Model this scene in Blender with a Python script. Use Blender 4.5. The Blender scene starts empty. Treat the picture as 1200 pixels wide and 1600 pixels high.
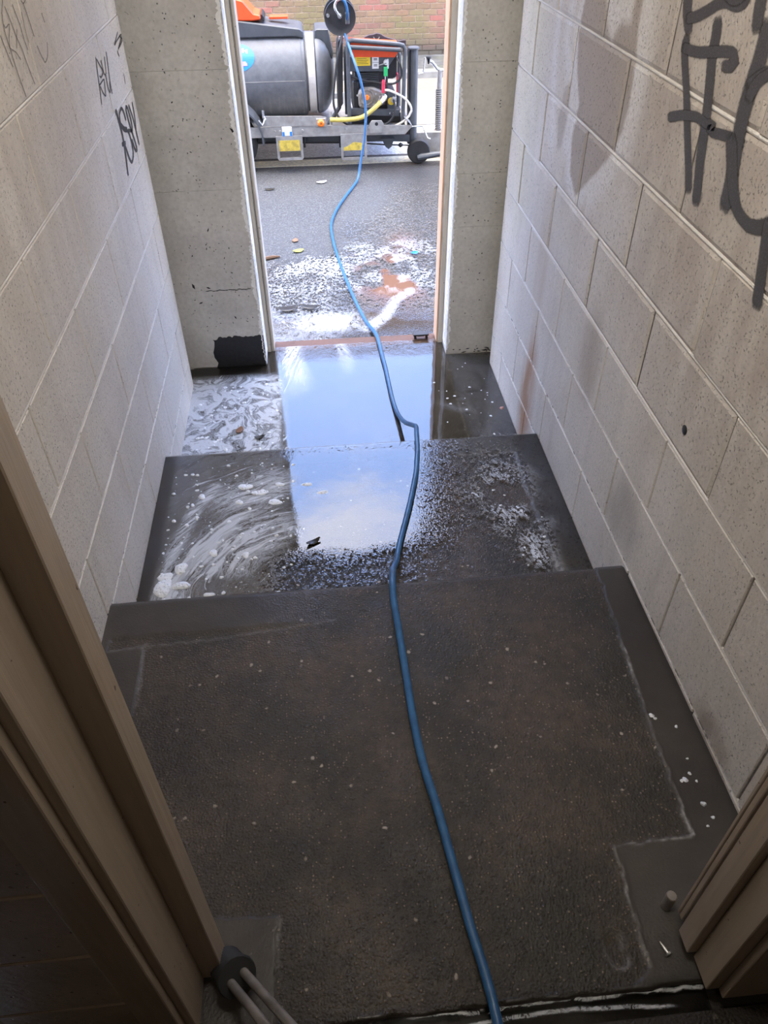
import bpy, bmesh, math, random
import numpy as np
from mathutils import Vector, Matrix
random.seed(7)
S = bpy.context.scene
C = S.collection

# ------------------------------------------------------------------ camera
cam_d = bpy.data.cameras.new('camera')
cam = bpy.data.objects.new('camera', cam_d); C.objects.link(cam)
cam_d.sensor_fit = 'VERTICAL'; cam_d.sensor_height = 36.0
cam_d.lens = 1177.755 / 1600 * 36.0
cam_d.clip_start = 0.02
cam.matrix_world = (Matrix.Translation((0, 0, 1.53)) @ Matrix.Rotation(-0.0856393, 4, 'Z')
                    @ Matrix.Rotation(0.8453767, 4, 'X') @ Matrix.Rotation(-0.0121229, 4, 'Z'))
S.camera = cam

# ------------------------------------------------------------------ sky, sun, exposure
SKY = 3.6
ADDED_FILL = 11.0  # power of the two added fill lamps
world = bpy.data.worlds.new('sky'); S.world = world; world.use_nodes = True
nt = world.node_tree; nt.nodes.clear()
def wn(t, **k):
    n = nt.nodes.new(t)
    for a, b in k.items(): setattr(n, a, b)
    return n
tc = wn('ShaderNodeTexCoord')
mp = wn('ShaderNodeMapping'); mp.inputs['Scale'].default_value = (1.0, 1.0, 2.2); mp.inputs['Location'].default_value = (3.1, 2.3, 0.9)
ns = wn('ShaderNodeTexNoise'); ns.inputs['Scale'].default_value = 1.5; ns.inputs['Detail'].default_value = 5; ns.inputs['Roughness'].default_value = 0.52
rp = wn('ShaderNodeValToRGB'); rp.color_ramp.elements[0].position = 0.57; rp.color_ramp.elements[1].position = 0.78
mx = wn('ShaderNodeMix', data_type='RGBA')
mx.inputs[6].default_value = (0.38, 0.56, 1.06, 1); mx.inputs[7].default_value = (1.38, 1.24, 1.06, 1)
bg = wn('ShaderNodeBackground'); bg.inputs['Strength'].default_value = SKY
wo = wn('ShaderNodeOutputWorld')
L = nt.links.new
L(tc.outputs['Generated'], mp.inputs['Vector']); L(mp.outputs[0], ns.inputs['Vector'])
sx = wn('ShaderNodeSeparateXYZ'); L(tc.outputs['Generated'], sx.inputs[0])
hi = wn('ShaderNodeMapRange', interpolation_type='SMOOTHSTEP'); L(sx.outputs[2], hi.inputs[0])
for i_, v_ in enumerate((0.74, 0.97, 0.0, 0.36)): hi.inputs[i_ + 1].default_value = v_
lo_ = wn('ShaderNodeMapRange', interpolation_type='SMOOTHSTEP'); L(sx.outputs[2], lo_.inputs[0])
for i_, v_ in enumerate((0.40, 0.05, 0.0, 0.25)): lo_.inputs[i_ + 1].default_value = v_
ad = wn('ShaderNodeMath', operation='ADD'); L(ns.outputs[0], ad.inputs[0]); L(hi.outputs[0], ad.inputs[1])
ad2 = wn('ShaderNodeMath', operation='ADD'); L(ad.outputs[0], ad2.inputs[0]); L(lo_.outputs[0], ad2.inputs[1])
L(ad2.outputs[0], rp.inputs[0]); L(rp.outputs[0], mx.inputs[0]); L(mx.outputs[2], bg.inputs[0]); L(bg.outputs[0], wo.inputs[0])

sun_d = bpy.data.lights.new('sun', 'SUN'); sun_d.energy = 0.5; sun_d.angle = math.radians(20); sun_d.color = (1, 0.95, 0.86)
sun = bpy.data.objects.new('sun', sun_d); C.objects.link(sun)
sun.rotation_euler = (math.radians(38), 0, math.radians(-12))
VS = S.view_settings
S.display_settings.display_device = 'sRGB'
VS.view_transform = 'Standard'; VS.look = 'None'; VS.gamma = 1; VS.use_curve_mapping = False
VS.exposure = 1.55

# ------------------------------------------------------------------ object helpers
def tag(o, label=None, cat=None, group=None, kind=None):
    if label: o['label'] = label
    if cat: o['category'] = cat
    if group: o['group'] = group
    if kind: o['kind'] = kind
    return o

def empty(name, loc, label=None, cat=None, group=None, kind=None):
    o = bpy.data.objects.new(name, None); C.objects.link(o); o.location = loc
    o.empty_display_size = 0.05
    return tag(o, label, cat, group, kind)

def parent_to(o, p):
    q = Vector((0, 0, 0)); a = p
    while a: q += a.location; a = a.parent
    o.parent = p; o.location = Vector(o.location) - q
    return o

class MB:
    """collects shapes (world coordinates) and links them as one mesh object"""
    def __init__(s): s.bm = bmesh.new()
    def box(s, x0, x1, y0, y1, z0, z1, bev=0.0):
        b = s.bm
        vs = [b.verts.new((x, y, z)) for z in (z0, z1) for x, y in ((x0, y0), (x1, y0), (x1, y1), (x0, y1))]
        fs = [(3, 2, 1, 0), (4, 5, 6, 7), (0, 1, 5, 4), (1, 2, 6, 5), (2, 3, 7, 6), (3, 0, 4, 7)]
        nf = [b.faces.new([vs[i] for i in f]) for f in fs]
        if bev:
            es = list({e for f in nf for e in f.edges})
            bmesh.ops.bevel(b, geom=es, offset=bev, segments=1, affect='EDGES')
        return s
    def prism(s, pts, axis, a0, a1, bev=0.0):
        """polygon pts in the plane across axis ('x': y,z / 'y': x,z / 'z': x,y), extruded a0..a1"""
        def P(u, v, w): return {'x': (w, u, v), 'y': (u, w, v), 'z': (u, v, w)}[axis]
        b = s.bm
        A = [b.verts.new(P(u, v, a0)) for u, v in pts]; B = [b.verts.new(P(u, v, a1)) for u, v in pts]
        n = len(pts); nf = [b.faces.new(A), b.faces.new(B[::-1])]
        for i in range(n): nf.append(b.faces.new((A[i], B[i], B[(i + 1) % n], A[(i + 1) % n])))
        bmesh.ops.recalc_face_normals(b, faces=nf)
        if bev:
            bmesh.ops.bevel(b, geom=list({e for f in nf for e in f.edges}), offset=bev, segments=1, affect='EDGES')
        return s
    def tube(s, pts, r, n=8, caps=True):
        pts = [Vector(p) for p in pts]; b = s.bm; rings = []
        up = Vector((0, 0, 1))
        t0 = (pts[1] - pts[0]).normalized()
        u = t0.cross(up)
        if u.length < 1e-3: u = t0.cross(Vector((1, 0, 0)))
        u.normalize()
        for i, p in enumerate(pts):
            t = (pts[min(i + 1, len(pts) - 1)] - pts[max(i - 1, 0)]).normalized()
            u = (u - t * u.dot(t)).normalized(); v = t.cross(u)
            rr = r[i] if isinstance(r, (list, tuple)) else r
            rings.append([b.verts.new(p + (u * math.cos(2 * math.pi * k / n) + v * math.sin(2 * math.pi * k / n)) * rr) for k in range(n)])
        nf = []
        for a, c in zip(rings, rings[1:]):
            for k in range(n): nf.append(b.faces.new((a[k], a[(k + 1) % n], c[(k + 1) % n], c[k])))
        if caps: nf += [b.faces.new(rings[0][::-1]), b.faces.new(rings[-1])]
        for f in nf: f.smooth = True
        bmesh.ops.recalc_face_normals(b, faces=nf)
        return s
    def lathe(s, prof, c, axis, n=24):
        """prof: (radius, along axis) list"""
        ax = {'x': Vector((1, 0, 0)), 'y': Vector((0, 1, 0)), 'z': Vector((0, 0, 1))}[axis]
        u = Vector((0, 0, 1)) if axis != 'z' else Vector((1, 0, 0)); v = ax.cross(u)
        c = Vector(c); b = s.bm; rings = []
        for r, t in prof:
            if r < 1e-6: rings.append([b.verts.new(c + ax * t)])
            else: rings.append([b.verts.new(c + ax * t + (u * math.cos(2 * math.pi * k / n) + v * math.sin(2 * math.pi * k / n)) * r) for k in range(n)])
        nf = []
        for p, q in zip(rings, rings[1:]):
            for k in range(n):
                k2 = (k + 1) % n
                if len(p) == 1 and len(q) == 1: continue
                if len(p) == 1: f = (p[0], q[k2], q[k])
                elif len(q) == 1: f = (p[k], p[k2], q[0])
                else: f = (p[k], p[k2], q[k2], q[k])
                nf.append(b.faces.new(f))
        for e in (rings[0], rings[-1]):
            if len(e) > 1: nf.append(b.faces.new(e))
        for f in nf: f.smooth = True
        bmesh.ops.recalc_face_normals(b, faces=nf)
        return s
    def quad(s, *p):
        s.bm.faces.new([s.bm.verts.new(q) for q in p]); return s
    def build(s, name, m, parent=None, origin=None, sharp=35):
        me = bpy.data.meshes.new(name)
        vs = [v.co for v in s.bm.verts]
        if origin is None:
            lo = Vector([min(v[i] for v in vs) for i in range(3)]); hi = Vector([max(v[i] for v in vs) for i in range(3)])
            origin = Vector(((lo.x + hi.x) / 2, (lo.y + hi.y) / 2, lo.z))
        origin = Vector(origin)
        for v in s.bm.verts: v.co -= origin
        for e in s.bm.edges:
            if len(e.link_faces) == 2 and e.calc_face_angle(0) > math.radians(sharp): e.smooth = False
        s.bm.to_mesh(me); s.bm.free()
        me.materials.append(m)
        o = bpy.data.objects.new(name, me); C.objects.link(o); o.location = origin
        if parent: parent_to(o, parent)
        return o

def catmull(pts, step=0.01):
    P = [np.array(p, float) for p in pts]; P = [2 * P[0] - P[1]] + P + [2 * P[-1] - P[-2]]
    out = []
    for i in range(1, len(P) - 2):
        p0, p1, p2, p3 = P[i - 1:i + 3]
        n = max(1, int(np.linalg.norm(p2 - p1) / step))
        for k in range(n):
            t = k / n
            out.append(0.5 * ((2 * p1) + (-p0 + p2) * t + (2 * p0 - 5 * p1 + 4 * p2 - p3) * t * t + (-p0 + 3 * p1 - 3 * p2 + p3) * t ** 3))
    out.append(P[-2]); return out

# ------------------------------------------------------------------ numpy noise and masks
_rng = np.random.RandomState(3); _lat = _rng.rand(256, 256)
def vnoise(x, y):
    xi = np.floor(x).astype(int); yi = np.floor(y).astype(int); fx = x - xi; fy = y - yi
    fx = fx * fx * (3 - 2 * fx); fy = fy * fy * (3 - 2 * fy)
    g = lambda a, b: _lat[a % 256, b % 256]
    return (g(xi, yi) * (1 - fx) + g(xi + 1, yi) * fx) * (1 - fy) + (g(xi, yi + 1) * (1 - fx) + g(xi + 1, yi + 1) * fx) * fy
def fbm(x, y, o=4):
    r = 0; a = .5
    for i in range(o): r = r + a * vnoise(x * 2 ** i + 17.3 * i, y * 2 ** i + 9.1 * i); a *= .5
    return r / (1 - .5 ** o)
def sst(a, b, x):
    t = np.clip((x - a) / (b - a), 0, 1); return t * t * (3 - 2 * t)
def segd(x, y, pts):
    d = np.full(np.shape(x), 9.0)
    for (ax, ay), (bx, by) in zip(pts, pts[1:]):
        dx, dy = bx - ax, by - ay; t = np.clip(((x - ax) * dx + (y - ay) * dy) / (dx * dx + dy * dy + 1e-9), 0, 1)
        d = np.minimum(d, np.hypot(x - ax - t * dx, y - ay - t * dy))
    return d
def inpoly(x, y, P):
    r = np.zeros(np.shape(x), bool); n = len(P)
    for i in range(n):
        (x0, y0), (x1, y1) = P[i], P[(i + 1) % n]
        if y0 == y1: continue
        r ^= ((y0 > y) != (y1 > y)) & (x < (x1 - x0) * (y - y0) / (y1 - y0) + x0)
    return r

def grid(name, m, x0, x1, y0, y1, res, fn, parent=None, skirt=None, cull=None):
    """height field; fn(X,Y) -> z, rgba mask, flow coordinate"""
    nx = max(2, int(round((x1 - x0) / res)) + 1); ny = max(2, int(round((y1 - y0) / res)) + 1)
    X, Y = np.meshgrid(np.linspace(x0, x1, nx), np.linspace(y0, y1, ny))
    Z, M, U = fn(X, Y)
    ox, oy, oz = (x0 + x1) / 2, (y0 + y1) / 2, float(np.min(Z))
    co = np.stack([X - ox, Y - oy, Z - oz + 0 * X], -1).reshape(-1, 3)
    idx = np.arange(nx * ny).reshape(ny, nx)
    F = np.stack([idx[:-1, :-1], idx[:-1, 1:], idx[1:, 1:], idx[1:, :-1]], -1).reshape(-1, 4)
    if cull is not None:
        k = cull(X, Y); k4 = (k[:-1, :-1] | k[:-1, 1:] | k[1:, 1:] | k[1:, :-1]).reshape(-1); F = F[k4]
        used = np.zeros(nx * ny, bool); used[F.reshape(-1)] = True
        rem = np.cumsum(used) - 1; co = co[used]; F = rem[F]; M = M.reshape(-1, 4)[used]; U = U.reshape(-1, 2)[used]
    nv = len(co); M = M.reshape(-1, 4); U = U.reshape(-1, 2)
    if skirt is not None and cull is None:         # front and side faces down to z = skirt
        ring = np.concatenate([idx[0, :], idx[1:, -1], idx[-1, -2::-1], idx[-2:0:-1, 0]])
        low = co[ring].copy(); low[:, 2] = skirt - oz
        co = np.concatenate([co, low]); M = np.concatenate([M, M[ring]]); U = np.concatenate([U, U[ring]])
        n = len(ring); a = ring; b = np.roll(ring, -1); la = nv + np.arange(n); lb = nv + (np.arange(n) + 1) % n
        F = np.concatenate([F, np.stack([a, la, lb, b], -1)])
    me = bpy.data.meshes.new(name)
    me.vertices.add(len(co)); me.vertices.foreach_set('co', co.astype(np.float32).ravel())
    me.loops.add(len(F) * 4); me.loops.foreach_set('vertex_index', F.astype(np.int32).ravel())
    me.polygons.add(len(F)); me.polygons.foreach_set('loop_start', np.arange(0, len(F) * 4, 4, dtype=np.int32))
    me.polygons.foreach_set('use_smooth', np.ones(len(F), bool))
    at = me.attributes.new('mask', 'FLOAT_COLOR', 'POINT'); at.data.foreach_set('color', np.ascontiguousarray(M, np.float32).ravel())
    fl = np.concatenate([U, np.zeros((len(U), 1))], 1)
    at = me.attributes.new('flow', 'FLOAT_VECTOR', 'POINT'); at.data.foreach_set('vector', np.ascontiguousarray(fl, np.float32).ravel())
    me.update(calc_edges=True); me.validate()
    me.materials.append(m)
    o = bpy.data.objects.new(name, me); C.objects.link(o); o.location = (ox, oy, oz)
    if parent: parent_to(o, parent)
    return o

# ------------------------------------------------------------------ materials
class NT:
    def __init__(s, name):
        s.m = bpy.data.materials.new(name); s.m.use_nodes = True; s.t = s.m.node_tree; s.t.nodes.clear()
        s.out = s.n('ShaderNodeOutputMaterial')
    def n(s, t, **k):
        x = s.t.nodes.new(t)
        for a, b in k.items(): setattr(x, a, b)
        return x
    def l(s, a, b):
        if isinstance(a, bpy.types.NodeSocket): s.t.links.new(a, b)
        else: b.default_value = a
    def pos(s): return s.n('ShaderNodeNewGeometry').outputs['Position']
    def obj(s): return s.n('ShaderNodeTexCoord').outputs['Object']
    def noise(s, v, scale, detail=3, rough=.55, dist=0.0, out=0):
        x = s.n('ShaderNodeTexNoise'); s.l(v, x.inputs['Vector']); s.l(scale, x.inputs['Scale'])
        x.inputs['Detail'].default_value = detail; x.inputs['Roughness'].default_value = rough; x.inputs['Distortion'].default_value = dist
        return x.outputs[out]
    def voro(s, v, scale, out='Distance', feature='F1'):
        x = s.n('ShaderNodeTexVoronoi', feature=feature); s.l(v, x.inputs['Vector']); x.inputs['Scale'].default_value = scale
        return x.outputs[out]
    def mp(s, v, a, b, c=0.0, d=1.0, smooth=False):
        x = s.n('ShaderNodeMapRange', interpolation_type='SMOOTHSTEP' if smooth else 'LINEAR')
        for i, q in enumerate((v, a, b, c, d)): s.l(q, x.inputs[i])
        return x.outputs[0]
    def ma(s, op, a, b=0.5, c=None):
        x = s.n('ShaderNodeMath', operation=op); s.l(a, x.inputs[0]); s.l(b, x.inputs[1])
        if c is not None: s.l(c, x.inputs[2])
        return x.outputs[0]
    def mix(s, f, a, b, blend='MIX'):
        x = s.n('ShaderNodeMix', data_type='RGBA', blend_type=blend); s.l(f, x.inputs[0])
        s.l(a if not isinstance(a, tuple) else (*a, 1), x.inputs[6]); s.l(b if not isinstance(b, tuple) else (*b, 1), x.inputs[7])
        return x.outputs[2]
    def scale(s, v, k):
        x = s.n('ShaderNodeMapping'); s.l(v, x.inputs[0]); x.inputs['Scale'].default_value = k; return x.outputs[0]
    def attr(s, name, out='Vector'):
        x = s.n('ShaderNodeAttribute', attribute_name=name); return x.outputs[out]
    def rgb(s, v):
        x = s.n('ShaderNodeSeparateColor'); s.l(v, x.inputs[0]); return x.outputs
    def xyz(s, v):
        x = s.n('ShaderNodeSeparateXYZ'); s.l(v, x.inputs[0]); return x.outputs
    def blob(s, p, c, k):
        """1 at c, 0 at the edge of an ellipsoid with semi-axes k"""
        x = s.n('ShaderNodeVectorMath', operation='SUBTRACT'); s.l(p, x.inputs[0]); x.inputs[1].default_value = c
        y = s.n('ShaderNodeVectorMath', operation='DIVIDE'); s.l(x.outputs[0], y.inputs[0]); y.inputs[1].default_value = k
        z = s.n('ShaderNodeVectorMath', operation='LENGTH'); s.l(y.outputs[0], z.inputs[0])
        return s.mp(z.outputs['Value'], 1.0, 0.3, 0, 1, True)
    def bump(s, h, dist, strength=1.0, normal=None):
        x = s.n('ShaderNodeBump'); s.l(h, x.inputs['Height']); s.l(strength, x.inputs['Strength']); x.inputs['Distance'].default_value = dist
        if normal is not None: s.l(normal, x.inputs['Normal'])
        return x.outputs[0]
    def bsdf(s, col, rough=.6, normal=None, metal=0.0, spec=.5, coat=None, alpha=None):
        b = s.n('ShaderNodeBsdfPrincipled')
        s.l(col if not isinstance(col, tuple) else (*col, 1), b.inputs['Base Color']); s.l(rough, b.inputs['Roughness'])
        s.l(metal, b.inputs['Metallic']); s.l(spec, b.inputs['Specular IOR Level'])
        if normal is not None: s.l(normal, b.inputs['Normal'])
        if coat is not None: s.l(coat, b.inputs['Coat Weight']); b.inputs['Coat Roughness'].default_value = .08
        if alpha is not None: s.l(alpha, b.inputs['Alpha'])
        return b.outputs[0]
    def done(s, sh): s.l(sh, s.out.inputs['Surface']); return s.m

def simple(name, col, rough=.5, metal=0.0, var=.12, scale=30, bump=0.0, dirt_tone=None):
    t = NT(name); p = t.pos()
    n = t.noise(p, scale, 4)
    c = t.mix(t.mp(n, .3, .7), tuple(x * (1 - var) for x in col), tuple(min(1, x * (1 + var)) for x in col))
    if dirt_tone: c = t.mix(t.ma('MULTIPLY', t.mp(t.noise(p, scale * .35, 5), .5, .7), dirt_tone[1]), c, dirt_tone[0])
    nm = t.bump(n, bump) if bump else None
    return t.done(t.bsdf(c, t.mp(n, .3, .7, max(.02, rough - .06), rough + .06), nm, metal))

def wall_paint(name, tints):
    """white masonry paint on fair faced block, pitted, with soft stains and broader zones of tint"""
    t = NT(name); p = t.pos()
    pit = t.mp(t.noise(p, 140, 3, .72), .40, .31)                      # open pores of the block
    pit2 = t.mp(t.voro(p, 70), .17, .08)
    patch = t.noise(p, 2.2, 4)
    streak = t.noise(t.scale(p, (9, 9, .9)), 2.0, 4)
    base = t.mix(t.mp(patch, .38, .66), (.67, .625, .56), (.79, .75, .685))
    base = t.mix(t.ma('MULTIPLY', t.mp(streak, .5, .72), .35), base, (.53, .50, .44))
    for c, k, col, amt in tints:
        f = t.ma('MULTIPLY', t.blob(p, c, k), t.mp(t.noise(t.scale(p, (1, 1, .3)), 16, 4), .33, .6, .45, 1))
        base = t.mix(t.ma('MULTIPLY', f, amt), base, col)
    pa = t.rgb(t.attr('paint', 'Color'))
    base = t.mix(t.ma('MULTIPLY', pa[1], .85), base, (.42, .37, .325))
    base = t.mix(t.ma('MULTIPLY', pa[0], t.mp(t.noise(p, 120, 3), .3, .6, .55, 1)), base, (.84, .835, .825))
    fine = t.mp(t.noise(p, 85, 3), .35, .68, 0, 1)
    base = t.mix(t.ma('MULTIPLY', fine, .2), base, (.34, .33, .31))
    base = t.mix(t.ma('MULTIPLY', t.ma('MAXIMUM', pit, t.ma('MULTIPLY', pit2, .45)), .75), base, (.13, .125, .12))
    h = t.ma('ADD', t.ma('MULTIPLY', t.noise(p, 120, 3), .8), t.ma('MULTIPLY', t.ma('MAXIMUM', pit, pit2), -.9))
    return t.done(t.bsdf(base, .62, t.bump(h, .0035, .7), spec=.35))

M = {}
M['wall_l'] = wall_paint('white_block_paint_left', [
    ((-.62, 1.6, 1.25), (.3, 1.25, .75), (.50, .45, .40), .75), ((-.62, 2.75, .0), (.3, .5, .35), (.74, .735, .71), .5)])  # broad taupe zone high up, paler zone low by the street door
M['wall_r'] = wall_paint('white_block_paint_right', [
    ((.80, 2.52, -.15), (.3, .13, .40), (.42, .25, .15), 1.0), ((.80, 2.55, .40), (.3, .10, .35), (.50, .40, .30), .5),
    ((.80, 1.95, .36), (.3, .12, .22), (.44, .38, .31), .7), ((.80, 1.5, .12), (.3, .18, .16), (.30, .28, .25), .5),
    ((.80, 2.95, .9), (.3, .22, .8), (.63, .60, .45), .6), ((.80, 1.25, 1.05), (.3, 1.5, .75), (.47, .415, .365), 1.0),
    ((.80, .85, .03), (.3, .12, .08), (.26, .2, .15), .7)])
t = NT('wall_mortar'); p = t.pos()
mc = t.ma('MULTIPLY', t.mp(t.noise(p, 32, 3), .55, .6), t.mp(t.xyz(p)[2], .30, -.05, 0, .9))
M['mortar'] = t.done(t.bsdf(t.mix(mc, t.mix(t.mp(t.noise(p, 9, 4), .35, .65), (.68, .65, .60), (.78, .755, .71)), (.05, .048, .044)), .7, t.bump(t.noise(p, 150, 3), .003)))
t = NT('dark_joint_mortar'); p = t.pos()
M['perp'] = t.done(t.bsdf(t.mix(t.mp(t.noise(p, 30, 4), .4, .65), (.27, .255, .235), (.13, .12, .11)), .8))  # dark mortar seen in the recessed upright joints

def concrete_paint(name, a, b):
    t = NT(name); p = t.pos()
    sp = t.mp(t.voro(p, 48), .16, .07)
    n = t.noise(p, 5, 5, .6); n2 = t.noise(p, 60, 4)
    c = t.mix(t.mp(n, .35, .65), a, b)
    c = t.mix(t.ma('MULTIPLY', t.mp(n2, .4, .7), .2), c, (.2, .2, .185))
    keep = t.mp(t.noise(p, 11, 2), .5, .62)
    c = t.mix(t.ma('MULTIPLY', t.ma('MULTIPLY', sp, keep), .9), c, (.04, .04, .038))
    return t.done(t.bsdf(c, .7, t.bump(t.ma('SUBTRACT', n2, sp), .002), spec=.3))
M['post'] = concrete_paint('grey_painted_concrete', (.53, .52, .495), (.65, .64, .61))
M['post_r'] = concrete_paint('cream_grey_painted_concrete', (.57, .555, .505), (.67, .655, .60))
M['seal'] = simple('white_sealant', (.86, .86, .85), .6, var=.06, scale=80, bump=.002)
M['raw'] = simple('raw_concrete_edge', (.22, .21, .19), .8, var=.4, scale=60, bump=.006)
M['bitumen'] = simple('black_bitumen_paint', (.012, .012, .014), .45, var=.5, scale=70, bump=.002)
def timber_paint(name, col, dirtcol, amt):
    t = NT(name); p = t.pos()
    g = t.noise(t.scale(p, (60, 60, 2.5)), 1.5, 4)
    c = t.mix(t.mp(g, .3, .7), tuple(x * .88 for x in col), tuple(min(1, x * 1.06) for x in col))
    d = t.mp(t.noise(t.scale(p, (1, 1, .35)), 26, 5, .6), .55, .68)
    c = t.mix(t.ma('MULTIPLY', d, amt), c, dirtcol)
    c = t.mix(t.mp(t.noise(p, 70, 2), .72, .75), c, (.09, .06, .04))
    return t.done(t.bsdf(c, .45, t.bump(g, .0012), spec=.4))
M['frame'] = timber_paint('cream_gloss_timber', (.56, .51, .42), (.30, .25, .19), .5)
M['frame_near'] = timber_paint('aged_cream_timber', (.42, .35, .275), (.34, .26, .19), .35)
M['bare'] = timber_paint('bare_pine_edge', (.70, .44, .27), (.45, .27, .15), .5)
M['sill'] = timber_paint('wet_orange_sill', (.12, .058, .034), (.07, .03, .018), .6)
M['room'] = concrete_paint('dark_room_block', (.32, .26, .2), (.42, .34, .27))
M['ceil'] = simple('ceiling_plaster', (.62, .61, .58), .8, scale=4)
M['facade'] = simple('facade_render', (.38, .36, .33), .85, scale=3)

# wet concrete of the stairs: mask R smooth screed, G wet, B white lime edge, A darker tone
t = NT('wet_concrete'); p = t.pos(); k = t.attr('mask', 'Color'); ch = t.rgb(k)
n1 = t.noise(p, 3.2, 5, .6); n2 = t.noise(p, 40, 4, .6); n3 = t.noise(p, 240, 2)
agg = t.mix(t.mp(n1, .41, .59), (.038, .033, .023), (.078, .059, .041))
agg = t.mix(t.ma('MULTIPLY', t.mp(n2, .4, .7), .55), agg, (.026, .021, .019))
grit = t.voro(p, 150, 'Color'); gd = t.voro(p, 150)
gsel = t.mp(t.rgb(grit)[0], .74, .80)
gcol = t.mix(t.rgb(grit)[1], (.09, .06, .04), (.24, .19, .14))
agg = t.mix(t.ma('MULTIPLY', gsel, t.mp(gd, .36, .22)), agg, gcol)
pw = t.mix(.012, p, t.noise(p, 60, 2, out=1), 'ADD')
big = t.voro(pw, 48, 'Color'); bsel = t.mp(t.rgb(big)[0], .95, .96)
agg = t.mix(t.ma('MULTIPLY', bsel, t.mp(t.voro(pw, 48), .26, .14)), agg, (.36, .31, .25))
scr = t.mix(t.mp(n1, .35, .65), (.047, .041, .035), (.082, .072, .061))
scr = t.mix(t.ma('MULTIPLY', t.mp(n2, .45, .75), .4), scr, (.05, .045, .04))
col = t.mix(ch[0], agg, scr)
col = t.mix(t.ma('MULTIPLY', k.node.outputs['Alpha'], .8), col, (.018, .015, .013))
lime = t.ma('MULTIPLY', ch[2], t.mp(n2, .3, .6))
col = t.mix(lime, col, (.36, .35, .33))
h = t.ma('ADD', t.ma('MULTIPLY', t.mp(t.voro(p, 150), 0, .6, 1, 0), .45), t.ma('MULTIPLY', n3, .7))
rough_amt = t.mp(ch[0], 0, 1, .95, .22)
nm = t.bump(h, .0034, rough_amt)
M['floor'] = t.done(t.bsdf(col, t.mp(ch[1], 0, 1, .60, .26), nm, spec=.4))

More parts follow.
